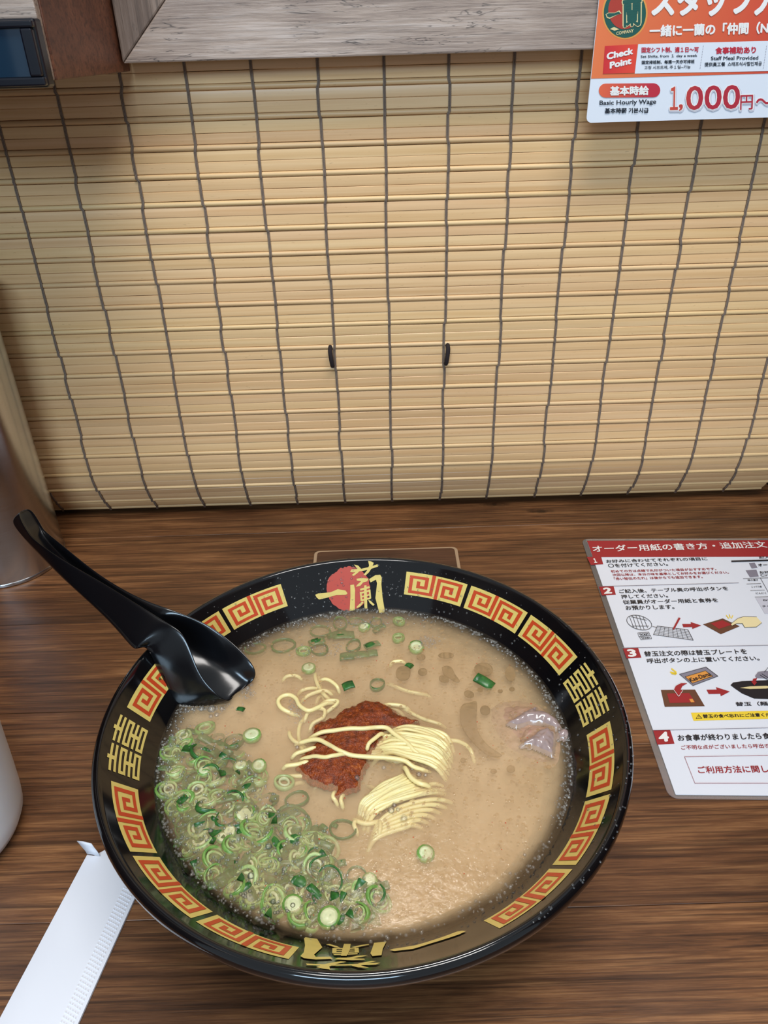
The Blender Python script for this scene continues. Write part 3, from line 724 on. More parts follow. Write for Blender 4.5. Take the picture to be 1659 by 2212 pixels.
def decal(px_poly, rot, mat, name, parent, lift, sub=True):
    P = [cone_hit(*q) for q in px_poly]
    vs = [onwall((a if rot == 0 else PH+(a-PH)*1.5)+rot, r, lift) for a, r in P]
    bm = bmesh.new(); f = bm.faces.new([bm.verts.new(Vector(q)-Vector(bo['_o'])) for q in vs])
    bmesh.ops.triangulate(bm, faces=bm.faces[:])
    if sub: bmesh.ops.subdivide_edges(bm, edges=bm.edges[:], cuts=3, use_grid_fill=True)
    # settle every point onto the wall
    for v in bm.verts:
        x, y = v.co.x, v.co.y; v.co = Vector(onwall(math.degrees(math.atan2(y, x)), math.hypot(x, y)+lift/math.sqrt(1+KC*KC), lift))-Vector(bo['_o'])
    bmesh.ops.recalc_face_normals(bm, faces=bm.faces)
    me = bpy.data.meshes.new(name); bm.to_mesh(me); bm.free(); me.materials.append(mat)
    o = bpy.data.objects.new(name, me); col.objects.link(o); o.parent = parent; o['_o'] = bo['_o']
    return o
for rot in (0, 180):
    sun = []
    for k in range(72):
        a = 2*math.pi*k/72; q = 1+0.05*mnoise.noise(Vector((math.cos(a)*6, math.sin(a)*6, 3)))+rng.uniform(-0.012, 0.012)
        if 3.9 < a < 4.9: q -= 0.07*rng.random()
        sun.append(E0(505+155*q*math.cos(a), min(530, 368+160*q*math.sin(a))))
    so = decal(sun, 0, M['sun'], 'sun_print', bo, 0.00012) if rot == 0 else bo
    for st in strokes: decal([E0(*q) for q in st], rot, M['gold'], 'brush_stroke', so, 0.0003)
# water droplets on the far wall and the rim
db = MB()
def dome(b_, c, n, r, hgt, seg=7):
    n = Vector(n).normalized(); t = n.orthogonal().normalized(); s_ = n.cross(t); c = Vector(c)
    ph = rng.random()*6.28; rings = []
    for (f, z) in ((1, 0), (0.8, 0.55), (0.4, 0.9)):
        rings.append([c+(t*math.cos(ph+2*math.pi*k/seg)+s_*math.sin(ph+2*math.pi*k/seg))*r*f+n*hgt*z for k in range(seg)])
    o_ = len(b_.v); b_.grid(rings, closed_u=True); b_.v.append(tuple(c+n*hgt)); top = len(b_.v)-1
    for k in range(seg): b_.f.append((o_+2*seg+k, o_+2*seg+(k+1) % seg, top))
nw = (-1/math.sqrt(1+KC*KC), KC/math.sqrt(1+KC*KC))
for k in range(420):
    th = rng.gauss(95, 26) if k < 300 else rng.uniform(-40, 70); v = rng.uniform(0.090, 0.1055); a = math.radians(th)
    r = rng.choice((0.0002, 0.0003, 0.0004, 0.0006))
    dome(db, onwall(th, v, 0.0001), (nw[0]*math.cos(a), nw[0]*math.sin(a), nw[1]), r, r*0.6)
for k in range(80):
    th = rng.uniform(-60, 30); a = math.radians(th); R_ = rng.uniform(0.1072, 0.1095); r = rng.choice((0.00025, 0.0004, 0.0005))
    dome(db, (BC[0]+R_*math.cos(a), BC[1]+R_*math.sin(a), RZ+0.0004-max(0, R_-0.1088)*1.4), (0.2*math.cos(a), 0.2*math.sin(a), 1), r, r*0.6)
tag(db.build('water_droplets', M['droplet'], bo, smooth=True), kind='stuff')

# ------------------------------------------------------------------ broth
ZS = 0.0610; RS = rin(ZS)
def broth_mat(name, a, b_, film=0.0, gloss=True, edge=0.1, fade=0.006):
    k = NT(name); v = k.coords()
    n1 = k.noise(v, 26, 3, 0.5); c = k.ramp(n1, [(0.3, lin(a)), (0.7, lin(b_))])
    vo = k.n('ShaderNodeTexVoronoi'); vo.inputs['Scale'].default_value = 420; vo.inputs['Randomness'].default_value = 1.0; k.l(v, vo.inputs['Vector'])
    n2 = k.noise(v, 60, 2, 0.5)
    dots = k.math('MULTIPLY', k.ramp(vo.outputs['Distance'], [(0.16, (1, 1, 1, 1)), (0.24, (0, 0, 0, 1))]), k.ramp(n2, [(0.46, (0, 0, 0, 1)), (0.58, (1, 1, 1, 1))]))
    c = k.mix(k.math('MULTIPLY', dots, 0.5), c, lin((150, 120, 90)))
    k.l(c, k.b.inputs['Base Color'])
    k.b.inputs['Roughness'].default_value = 0.08 if gloss else 0.7; k.b.inputs['Specular IOR Level'].default_value = 0.45 if gloss else 0.0
    if gloss:
        n3 = k.noise(v, 330, 3, 0.55); k.bump(n3, 0.40, 0.0006)
    if film:
        tr = k.n('ShaderNodeBsdfTransparent'); mx = k.n('ShaderNodeMixShader')
        n4 = k.noise(v, 90, 4, 0.6)
        f = k.n('ShaderNodeMapRange'); f.inputs['To Min'].default_value = film-0.07; f.inputs['To Max'].default_value = film+0.07; f.inputs['From Min'].default_value = 0.3; f.inputs['From Max'].default_value = 0.7
        k.l(n4, f.inputs['Value'])
        # the broth thins out to nothing where it meets the sloping wall
        sx = k.n('ShaderNodeSeparateXYZ'); k.l(v, sx.inputs[0])
        rad = k.math('SQRT', k.math('ADD', k.math('MULTIPLY', sx.outputs[0], sx.outputs[0]), k.math('MULTIPLY', sx.outputs[1], sx.outputs[1])))
        rad = k.math('ADD', rad, k.math('MULTIPLY', k.math('SUBTRACT', n4, 0.5), 0.006))
        mr = k.n('ShaderNodeMapRange', interpolation_type='SMOOTHSTEP'); mr.inputs['From Min'].default_value = edge-fade; mr.inputs['From Max'].default_value = edge; mr.inputs['To Min'].default_value = 1.0; mr.inputs['To Max'].default_value = 0.06
        k.l(rad, mr.inputs['Value']); k.l(k.math('MULTIPLY', f.outputs[0], mr.outputs[0]), mx.inputs[0])
        k.l(tr.outputs[0], mx.inputs[1]); k.l(k.b.outputs[0], mx.inputs[2]); k.l(mx.outputs[0], k.out.inputs['Surface'])
    return k.m
br = thing('broth', (BC[0], BC[1], ZS), 'creamy beige pork broth filling the black bowl', 'soup')
ca, cb_ = (222, 190, 144), (236, 206, 162)
def disc(name, z, r, mat, n=96, rings=14, men=0.0):
    prof_ = []
    for i in range(rings+1):
        f = i/rings; prof_.append((max(1e-5, r*f), z+(men*max(0, (f-0.93)/0.07)**2)))
    b = MB(); b.lathe(prof_, n, BC); return b.build(name, mat, br, smooth=True)
disc('deep_broth', ZS-0.0115, rin(ZS-0.0115)-0.0001, broth_mat('deep_broth', ca, cb_, 0, False))
for dz, al in ((0.0084, 0.56), (0.0052, 0.44), (0.0026, 0.32)):
    disc('broth_layer', ZS-dz, rin(ZS-dz)-0.0001, broth_mat('broth_layer', ca, cb_, al, False, rin(ZS-dz), 0.005))
disc('surface_film', ZS, rin(ZS+0.0006)-0.0001, broth_mat('surface_broth', ca, cb_, 0.24, True, RS, 0.0065), 128, 24, 0.0006)

# ---- chilli paste mound in the middle
N2 = cropmap(560, 1420, 440/1659)
def soup_pt(q, z=ZS): p = hitz(*q, z); return p[:2]
sauce_polys = [
 [(455, 560), (500, 520), (610, 500), (690, 430), (780, 395), (860, 355), (960, 368), (1060, 405), (1130, 470), (1200, 488), (1285, 515), (1210, 552), (1020, 566), (1000, 640), (900, 760), (860, 810), (870, 860), (820, 950), (790, 1050), (690, 1090), (640, 1140), (608, 1130), (650, 1045), (560, 1045), (430, 1000), (345, 930), (320, 885), (350, 830), (360, 790), (420, 720), (500, 690), (560, 640), (430, 640)]]
sp2 = np.array([soup_pt(N2(*q)) for q in sauce_polys[0]])
def pdist(P, poly):
    a = poly; b_ = np.roll(poly, -1, 0); d = b_-a; t = np.clip(((P-a)*d).sum(1)/(d*d).sum(1), 0, 1)
    dm = np.sqrt((((a+d*t[:, None])-P)**2).sum(1)).min()
    x, y = P; ins = False
    for i in range(len(a)):
        if (a[i][1] > y) != (b_[i][1] > y) and x < (b_[i][0]-a[i][0])*(y-a[i][1])/(b_[i][1]-a[i][1])+a[i][0]: ins = not ins
    return dm if ins else -dm
CSX, CSY = sp2.mean(0)
def sauce_h(P):
    d = pdist(np.array(P), sp2)
    n = mnoise.noise(Vector((P[0]*260, P[1]*260, 1.3)))*0.0008+mnoise.noise(Vector((P[0]*900, P[1]*900, 5)))*0.00045+mnoise.noise(Vector((P[0]*2200, P[1]*2200, 9)))*0.00025
    d += mnoise.noise(Vector((P[0]*500, P[1]*500, 2.2)))*0.0009
    if d < -0.0016: return None
    return ZS-0.0004+0.0046*(1-math.exp(-max(0, d+0.0006)/0.0065))+(n if d > 0 else n*0.4)-(0.0012 if d < -0.0006 else 0)
b = MB(); idx = {}; st = 0.00052
x0, y0 = sp2.min(0)-0.002; x1, y1 = sp2.max(0)+0.002
nx, ny = int((x1-x0)/st), int((y1-y0)/st)
for i in range(nx+1):
    for j in range(ny+1):
        h = sauce_h((x0+i*st, y0+j*st))
        if h is not None: idx[(i, j)] = len(b.v); b.v.append((x0+i*st, y0+j*st, h))
for (i, j) in list(idx):
    q = [(i, j), (i+1, j), (i+1, j+1), (i, j+1)]
    if all(a in idx for a in q): b.f.append(tuple(idx[a] for a in q))
def sauce_mat():
    k = NT('chilli_paste'); v = k.coords()
    n1 = k.noise(v, 420, 4, 0.6); n2 = k.noise(v, 1500, 2, 0.6)
    c = k.ramp(n1, [(0.3, lin((84, 30, 6))), (0.55, lin((140, 58, 15))), (0.75, lin((180, 94, 32)))])
    c = k.mix(k.math('MULTIPLY', k.ramp(n2, [(0.6, (0, 0, 0, 1)), (0.72, (1, 1, 1, 1))]), 0.5), c, lin((190, 88, 40)))
    k.l(c, k.b.inputs['Base Color']); k.b.inputs['Roughness'].default_value = 0.30; k.bump(n2, 0.9, 0.0008); return k.m
so = b.build('chilli_paste', sauce_mat(), None, smooth=True, origin=(CSX, CSY, ZS)); tag(so, 'grainy red chilli paste spread over the noodles in the broth', 'sauce')
rt = 0
# ---- noodles
M['noodle'] = plain('noodle', (240, 222, 160), 0.28, sss=0.25, var=0.06, vscale=120)
def noodle(pts, zoff, label, group, rad=0.00088, fade=0.0, smooth_n=6):
    c = catmull([np.array([*soup_pt(N2(*q))]) for q in pts], smooth_n); out = []
    L = len(c)
    for i, q in enumerate(c):
        t = i/(L-1); h = sauce_h((q[0], q[1])); base = ZS+zoff
        if fade: base -= fade*(max(0, abs(t-0.5)*2-0.35)/0.65)**1.5
        if h is not None and zoff > 0: base = max(base, h+rad*0.40)
        base -= 0.0026*(max(0, abs(t-0.5)*2-0.66)/0.34)**1.6
        out.append((q[0], q[1], base))
    zz = [o_[2] for o_ in out]
    for _ in range(3): zz = [zz[0]]+[(zz[i-1]+zz[i]*2+zz[i+1])/4 for i in range(1, L-1)]+[zz[-1]]
    out = [(a, b_, z) for (a, b_, _), z in zip(out, zz)]
    b = MB(); b.tube(out, [rad*(1-0.55*max(0, abs(i/(L-1)-0.5)*2-0.9)/0.1) for i in range(L)], 8)
    mid = out[L//2]
    o = b.build('noodle', M['noodle'], None, smooth=True, origin=mid); tag(o, label, 'noodle', group); return o
def offset(pts, dx, dy): return [(x+dx, y+dy) for x, y in pts]
noodle([(285, 690), (400, 688), (490, 700), (560, 742), (640, 800), (740, 830), (900, 845), (1060, 852), (1180, 868), (1260, 902), (1400, 912)], 0.0026, 'long thick noodle lying right across the middle of the chilli paste', None, 0.0010, 0.002)
noodle([(370, 672), (470, 640), (560, 628), (700, 626), (860, 620), (960, 602), (1040, 606), (1100, 652), (1200, 722), (1290, 795), (1450, 846)], 0.0024, 'noodle bending over the top of the red paste towards the bundle', None, 0.0010, 0.0015)
noodle([(875, 770), (905, 730), (960, 685), (1015, 635)], 0.0030, 'short noodle bridging the paste and the noodle bundle at an angle', None, 0.0009)
noodle([(320, 822), (450, 842), (560, 862), (650, 842), (725, 812)], 0.0020, 'curved noodle half buried in the wet edge of the paste', None, 0.0009, 0.001)
noodle([(255, 806), (330, 788), (400, 768), (480, 745)], 0.0012, 'short noodle tip sticking out of the paste beside the scallions', None, 0.0009, 0.001)
noodle([(180, 878), (260, 880), (330, 872), (420, 868)], 0.0002, 'faint noodle end just under the broth beside the paste', None, 0.0009, 0.001)
noodle([(1175, 880), (1200, 940), (1240, 1005), (1320, 1050), (1400, 1040)], 0.0016, 'noodle hooking down beside the foam bubbles', None, 0.0010, 0.001)
G1 = 'straight noodles in the bundle beside the paste'
top0 = [(1000, 575), (1150, 566), (1320, 582), (1490, 630), (1590, 720)]
bot0 = [(880, 790), (1040, 790), (1200, 812), (1400, 866), (1540, 930)]
for k in range(19):
    f = k/18; pts = [(a[0]*(1-f)+b_[0]*f+rng.uniform(-22, 22), a[1]*(1-f)+b_[1]*f+rng.uniform(-17, 17)) for a, b_ in zip(top0, bot0)]
    noodle(pts, 0.0003+0.0012*math.sin(math.pi*f)+rng.uniform(-0.0003, 0.0006), 'thin straight noodle in the bundle leaving the chilli paste', G1, 0.00090, 0.0052)
G2 = 'noodles fanning down from the bundle'
f0 = [(880, 880), (900, 940), (880, 1000), (830, 1070)]
fa = [(1200, 870), (1140, 970), (1000, 1060), (850, 1160), (790, 1260)]
fb = [(1560, 1030), (1330, 1100), (1100, 1170), (930, 1260), (850, 1360)]
for k in range(17):
    f = k/16; pts = [(a[0]*(1-f)+b_[0]*f+rng.uniform(-24, 24), a[1]*(1-f)+b_[1]*f+rng.uniform(-18, 18)) for a, b_ in zip(fa, fb)]
    noodle(pts, 0.0005-0.0009*f+rng.uniform(-0.0003, 0.0004), 'thin noodle fanning out of the bundle towards the foam ring', G2, 0.00090, 0.0046)
for k in range(6):
    noodle([(1600-50*k, 1110+40*k), (1400-30*k, 1140+38*k), (1180, 1195+32*k), (1010-10*k, 1290+28*k), (900-10*k, 1400+28*k)], -0.0010-0.0003*k, 'thin noodle fanning out of the bundle towards the foam ring', G2, 0.00090, 0.003)
loop = [(330, 440), (250, 440), (180, 415), (155, 365), (190, 325), (250, 315), (300, 345), (330, 400), (400, 440), (480, 410), (560, 360), (650, 335)]
noodle(loop, 0.0007, 'noodle curled into a round loop at the broth surface', None, 0.0010, 0.0014)
G3 = 'noodles submerged behind the paste'
for pts, z in (([(480, 170), (560, 185), (620, 225), (655, 262)], 0.0003), ([(360, 480), (400, 430), (470, 405), (530, 420), (520, 480), (440, 520), (400, 560)], -0.0008),
               ([(460, 380), (560, 345), (640, 350), (600, 400), (520, 430)], -0.0006), ([(240, 560), (250, 630), (300, 680), (380, 690)], -0.0009),
               ([(1060, 38), (1120, 28), (1200, 22)], -0.0003), ([(180, 150), (260, 138), (350, 140)], -0.0008), ([(980, 372), (1100, 378), (1240, 395)], -0.0006),
               ([(620, 1060), (600, 1130), (640, 1170)], -0.0005), ([(690, 1080), (665, 1150), (680, 1190)], -0.0007), ([(980, 1290), (985, 1360), (975, 1420)], -0.0012), ([(330, 330), (420, 290), (520, 260), (600, 270)], -0.0008), ([(300, 270), (380, 240), (500, 220)], -0.0014), ([(800, 1290), (770, 1340), (800, 1400)], -0.0014)):
    noodle(pts, z, 'noodle showing faintly through the milky broth', G3, 0.00088, 0.0008)

for k in range(26):
    a0 = rng.uniform(0, 6.28); c0 = (rng.gauss(900, 330), rng.gauss(760, 260)); ln = rng.uniform(130, 300); bend = rng.uniform(-0.7, 0.7); an = rng.gauss(0.25, 0.5)
    pts = [(c0[0]+ln*t*math.cos(an+bend*t), c0[1]+ln*t*math.sin(an+bend*t)) for t in (-0.8, -0.4, 0, 0.4, 0.8)]
    noodle(pts, rng.uniform(-0.0046, -0.0018), 'noodle showing faintly through the milky broth', G3, 0.00092, 0.0015)

# ---- scallions
def green(name, a, b_, rough=0.3):
    k = NT(name); v = k.coords(rnd=4.0); n1 = k.noise(v, 500, 3, 0.6)
    c = k.ramp(n1, [(0.3, lin(a)), (0.7, lin(b_))]); k.l(c, k.b.inputs['Base Color']); k.b.inputs['Roughness'].default_value = rough
    k.b.inputs['Subsurface Weight'].default_value = 0.15; k.b.inputs['Subsurface Radius'].default_value = (0.6, 1, 0.4); k.b.inputs['Subsurface Scale'].default_value = 0.001
    return k.m
GP = green('scallion_pale', (138, 168, 96), (186, 202, 142)); GM = green('scallion_mid', (84, 134, 58), (132, 170, 88)); GD = green('scallion_dark', (22, 76, 34), (60, 116, 48)); GW = green('scallion_core', (188, 200, 150), (220, 224, 182))
def ring_mesh(ro, ri, h, squash, n=16, wob=0.06):
    b = MB(); ph = rng.random()*6; rows = []
    def rad(r, a): return r*(1+wob*math.sin(2*a+ph)+wob*0.5*math.sin(3*a+ph*2))
    for r, z in ((ri, -h/2), (ro, -h/2), (ro*1.03, 0), (ro, h/2), ((ro+ri)/2, h/2+0.0001), (ri, h/2), (ri*0.98, 0)):
        rows.append([(rad(r, 2*math.pi*k/n)*math.cos(2*math.pi*k/n), rad(r, 2*math.pi*k/n)*math.sin(2*math.pi*k/n)*squash, z) for k in range(n)])
    b.grid(rows, closed_u=True, closed_v=True); return b
def disc_mesh(ro, h, squash, n=14):
    b = MB(); rows = [[(r*math.cos(2*math.pi*k/n), r*math.sin(2*math.pi*k/n)*squash, z) for k in range(n)] for r, z in ((ro*0.9, -h/2), (ro, 0), (ro*0.93, h/2), (ro*0.6, h/2+0.00015), (ro*0.2, h/2-0.0001))]
    o_ = 0; b.grid(rows, closed_u=True); b.f.append(tuple(range(4*n, 5*n))); b.f.append(tuple(reversed(range(n)))); return b
def leaf_mesh(L, w, th, n=10):
    # a flattened hollow leaf segment with lengthwise ribs
    b = MB(); rows = []
    for i in range(5):
        t = i/4; x = (t-0.5)*L; sag = 0.0005*math.sin(math.pi*t); row = []
        for k in range(n):
            a = 2*math.pi*k/n; rb = 1+0.12*(k % 2); row.append((x, math.cos(a)*w*0.5*rb, math.sin(a)*th*0.5*rb+sag))
        rows.append(row)
    b.grid(rows, closed_u=True); b.f.append(tuple(range(n))); b.f.append(tuple(reversed(range(4*n, 5*n)))); return b
protos = {}
def mk(key, parts): protos[key] = parts
def data(b, name, mat):
    me = bpy.data.meshes.new(name); me.from_pydata(b.v, [], b.f); me.materials.append(mat); me.shade_smooth(); me.update(); return me
for v_ in range(3):
    mk('pale%d' % v_, [data(ring_mesh(0.0036, 0.0028, 0.0022, 0.92), 'scallion_ring', GP), ('inner_ring', data(ring_mesh(0.0021, 0.0014, 0.0020, 0.95), 'inner_ring', GW))])
    mk('mid%d' % v_, [data(ring_mesh(0.0037, 0.0030, 0.0022, 0.85), 'scallion_ring', GM), ('inner_ring', data(ring_mesh(0.0024, 0.0018, 0.0019, 0.9), 'inner_ring', GP))])
    mk('thin%d' % v_, [data(ring_mesh(0.0041, 0.0036, 0.0018, 0.72+0.08*v_), 'scallion_ring', GD)])
    mk('core%d' % v_, [data(disc_mesh(0.0032, 0.0020, 0.95), 'scallion_slice', GM), ('pale_core', data(disc_mesh(0.0025, 0.0023, 0.95), 'pale_core', GW))])
    mk('leaf%d' % v_, [data(leaf_mesh(0.0080-0.001*v_, 0.0030+0.0006*v_, 0.0013), 'scallion_leaf', GD)])
    mk('bit%d' % v_, [data(leaf_mesh(0.0032, 0.0028, 0.0011), 'scallion_bit', GD)])
NM = {'pale': 'scallion_ring', 'mid': 'scallion_ring', 'thin': 'scallion_ring', 'core': 'scallion_slice', 'leaf': 'scallion_leaf', 'bit': 'scallion_bit'}
LB = {'pale': 'pale green scallion ring', 'mid': 'mid green scallion ring', 'thin': 'thin dark green scallion ring', 'core': 'round scallion slice with pale core', 'leaf': 'ribbed dark green leaf strip', 'bit': 'tiny dark green scallion scrap'}
def scal(kind, px, py, size, z, where, group, rot=None, tilt=0.25, label=None):
    key = kind+str(rng.randrange(3)); parts = protos[key]
    q = hitz(px, py, ZS); o = bpy.data.objects.new(NM[kind], parts[0]); col.objects.link(o)
    o.location = (q[0], q[1], ZS+z); s_ = size
    if 'heap' in group:
        rr_ = math.hypot(q[0]-BC[0], q[1]-BC[1])
        zone = ('against the bowl wall' if rr_ > 0.074 else 'nearest the spoon' if py < 1650 else 'facing the chilli paste' if rr_ < 0.052 else 'in its thick middle')
        where = where+' '+zone; group = group+' '+zone
    o.scale = (s_, s_, min(s_, 1.15)); o.rotation_euler = (rng.uniform(-tilt, tilt), rng.uniform(-tilt, tilt), rng.uniform(0, 6.28) if rot is None else rot)
    tag(o, label or (LB[kind]+' '+where), 'scallion', None if label else group+' '+kind)
    for nm, me in parts[1:]:
        c = bpy.data.objects.new(nm, me); col.objects.link(c); c.parent = o
    return o
E2 = cropmap(320, 1500, 540/1659)
HW, HG = 'topping the scallion heap', 'heap top scallions'
heap = [  # kind, x, y (heap crop), relative size, height
 ('core', 688, 262, 1.25, 0.0004), ('pale', 232, 258, 0.95, -0.0004), ('mid', 375, 205, 1.1, -0.0006), ('core', 370, 500, 0.95, 0.0004), ('core', 612, 465, 0.95, 0.0003),
 ('core', 735, 462, 1.0, 0.0002), ('pale', 900, 568, 1.05, -0.0002), ('thin', 510, 440, 1.15, -0.0010), ('mid', 192, 520, 1.0, 0.0003), ('pale', 135, 615, 1.0, 0.0), ('pale', 325, 625, 1.1, 0.0003),
 ('leaf', 245, 675, 1.1, 0.0004), ('leaf', 315, 775, 1.1, 0.0), ('mid', 460, 660, 0.95, 0.0), ('leaf', 650, 615, 1.1, 0.0004), ('leaf', 520, 680, 0.9, 0.0003), ('bit', 835, 675, 1.0, 0.0002), ('thin', 985, 675, 1.15, -0.0006),
 ('mid', 170, 730, 1.15, -0.0004), ('thin', 230, 790, 1.3, 0.0), ('core', 640, 790, 1.35, -0.0002), ('leaf', 905, 790, 1.4, -0.0006), ('thin', 960, 830, 1.9, -0.0008), ('thin', 1290, 875, 1.25, -0.0006), ('bit', 1240, 855, 0.6, 0.0),
 ('leaf', 835, 960, 1.25, 0.0004), ('leaf', 965, 945, 1.3, 0.0004), ('bit', 800, 895, 1.2, 0.0002), ('mid', 1090, 950, 1.15, -0.0004), ('core', 540, 900, 0.9, 0.0002), ('core', 490, 940, 0.8, 0.0003), ('bit', 480, 875, 0.7, 0.0003),
 ('leaf', 340, 980, 1.0, -0.0004), ('thin', 250, 870, 1.2, -0.0002), ('leaf', 230, 940, 1.0, -0.0004), ('leaf', 1150, 1045, 0.9, 0.0006), ('bit', 1285, 1110, 0.9, 0.0006), ('leaf', 900, 1090, 1.1, -0.0004),
 ('leaf', 1010, 1240, 1.0, 0.0008), ('thin', 1210, 1220, 1.25, 0.0006), ('leaf', 1120, 1320, 1.0, 0.0008), ('mid', 1350, 1310, 1.2, -0.0004), ('core', 1470, 1220, 0.9, 0.0), ('bit', 1570, 1255, 1.0, 0.0), ('thin', 1385, 1190, 0.9, 0.0),
 ('core', 960, 1390, 1.2, 0.0005), ('mid', 830, 1340, 1.3, 0.0), ('core', 1200, 1475, 1.25, 0.0008), ('leaf', 1110, 1465, 0.9, 0.0004), ('leaf', 1300, 1470, 1.0, 0.0004), ('leaf', 1270, 1500, 0.8, 0.0006),
 ('mid', 700, 1330, 1.3, -0.0003), ('leaf', 620, 1300, 1.0, -0.0006), ('bit', 560, 1060, 1.2, 0.0), ('leaf', 430, 1050, 1.0, -0.0003), ('bit', 430, 1240, 1.3, -0.0004), ('mid', 770, 1080, 1.1, -0.0006)]
for kd, x, y, s_, z in heap: scal(kd, *E2(x, y), s_*1.08, z-0.0016, HW, HG, tilt=0.15)
region = [(345, 1590), (420, 1560), (520, 1590), (560, 1660), (600, 1720), (650, 1745), (720, 1800), (705, 1870), (800, 1900), (840, 1950), (780, 1985), (660, 1985), (540, 1950), (440, 1895), (380, 1810), (345, 1700)]
rg = np.array(region, float); cnt = 0
while cnt < 330:
    x, y = rng.uniform(335, 850), rng.uniform(1560, 2000)
    if pdist(np.array((x, y)), rg) < 4: continue
    cnt += 1
    kd = rng.choice(('pale', 'mid', 'thin', 'leaf', 'leaf', 'leaf', 'bit', 'mid', 'leaf'))
    scal(kd, x, y, rng.uniform(0.9, 1.5), rng.uniform(-0.0050, -0.0016), 'sunk in the scallion heap', 'sunk heap scallions', tilt=0.5)
TW, TG = 'floating under the red sun logo', 'logo scallions'
F2 = cropmap(500, 1300, 460/1659)
top = [('thin', 400, 320, 1.5, -0.0004, 0.6), ('thin', 690, 210, 1.35, -0.0004, 0), ('thin', 845, 150, 1.2, -0.0002, 0.3), ('leaf', 870, 245, 1.6, 0.0002, 0.1), ('leaf', 820, 235, 1.3, 0.0, 0.4), ('core', 1035, 185, 1.05, 0.0003, 0), ('leaf', 1150, 195, 0.9, 0.0004, 0.6),
 ('mid', 1305, 135, 0.95, 0.0, 0), ('mid', 1300, 265, 0.95, 0.0, 0), ('core', 1440, 340, 1.35, 0.0002, 0), ('leaf', 665, 303, 1.2, 0.0005, 0.35), ('leaf', 1095, 325, 1.15, 0.0005, 0.5), ('mid', 560, 365, 1.0, -0.0002, 0), ('thin', 680, 345, 1.25, -0.0004, 0),
 ('thin', 950, 320, 1.2, -0.0006, 0.3), ('leaf', 980, 400, 1.5, 0.0, 0.06), ('leaf', 900, 408, 1.2, 0.0, 0.02), ('leaf', 1090, 385, 1.0, 0.0001, 0.15), ('core', 600, 500, 1.15, -0.0002, 0), ('thin', 1125, 140, 1.0, -0.0006, 0), ('thin', 180, 340, 1.3, -0.0008, 0.5), ('thin', 970, 130, 1.0, -0.0008, 0)]
for kd, x, y, s_, z, ro in top: scal(kd, *F2(x, y), s_, z-0.0016, TW, TG, rot=ro if kd == 'leaf' else None, tilt=0.12)
scal('bit', *F2(1385, 500), 1.1, 0.0002, TW, TG, label='tiny green scallion scrap beside the oil pools on bare broth')
scal('bit', *F2(910, 655), 1.7, 0.0001, TW, TG, label='dark green scallion clump beyond the chilli paste')
scal('thin', *F2(1135, 625), 1.1, -0.0018, TW, TG, label='blurred scallion ring under the broth beyond the chilli paste')
scal('leaf', 1046, 1474, 1.35, 0.0004, TW, TG, rot=-0.65, label='lone dark green scallion strip beside the oil pools')
scal('core', 919, 1840, 1.15, -0.0014, TW, TG, label='lone scallion slice floating clear of the heap and noodles')
scal('bit', 352, 1502, 0.55, 0.0105, TW, TG, label='small scallion scrap stuck to the bowl wall by the spoon')
scal('leaf', 520, 1533, 0.6, 0.0003, TW, TG, label='small scallion strip floating by the tip of the spoon')

# ---- oil pools on the surface
G4 = cropmap(860, 1380, 400/1659)
def oil(poly_px, label, group=None):
    P = [np.array(q) for q in catmull([hitz(*q, ZS+0.0001) for q in list(poly_px)+[poly_px[0]]], 3)[:-1]]; c = sum(P)/len(P); n = len(P)
    b = MB(); b.prism([tuple(q+np.array([0, 0, -0.0001])) for q in P], [tuple(q+np.array([0, 0, 0.00022])) for q in P])
    o = b.build('oil_pool', M['oil'], None, origin=tuple(c), recalc=True); tag(o, label, 'oil', group)
    bm = bmesh.new(); bm.from_mesh(o.data); bmesh.ops.triangulate(bm, faces=bm.faces); bm.to_mesh(o.data); bm.free()
OG, OL = 'round oil pools by the pork', 'round flat oil pool floating on the broth'
for (x, y, rx_, ry_, ro) in ((765, 275, 84, 58, 0.1), (410, 362, 46, 30, 0.3), (220, 298, 42, 33, 0), (1005, 315, 46, 68, -0.15), (430, 150, 70, 26, 0), (45, 310, 66, 66, 0), (635, 497, 46, 30, 0.3), (780, 642, 46, 42, 0.4), (1010, 1168, 38, 30, 0), (855, 1188, 28, 20, 0), (205, 165, 40, 26, 0), (582, 1090, 24, 20, 0), (1350, 1150, 22, 18, 0), (915, 470, 22, 16, 0), (735, 458, 26, 18, 0), (1020, 452, 24, 18, 0)):
    oil([G4(*q) for q in ell(x, y, rx_, ry_, 20, ro)], OL, OG)
oil([G4(*q) for q in ((392, 260), (430, 244), (480, 262), (510, 320), (552, 380), (520, 388), (460, 355), (408, 318))], 'slanting elongated oil pool on the broth')
oil([G4(*q) for q in ((552, 640), (580, 590), (640, 575), (700, 565), (706, 640), (700, 740), (715, 830), (770, 920), (840, 985), (930, 1045), (860, 1060), (780, 1030), (690, 950), (620, 870), (575, 790), (556, 720))], 'long crescent oil pool between the noodles and the pork')

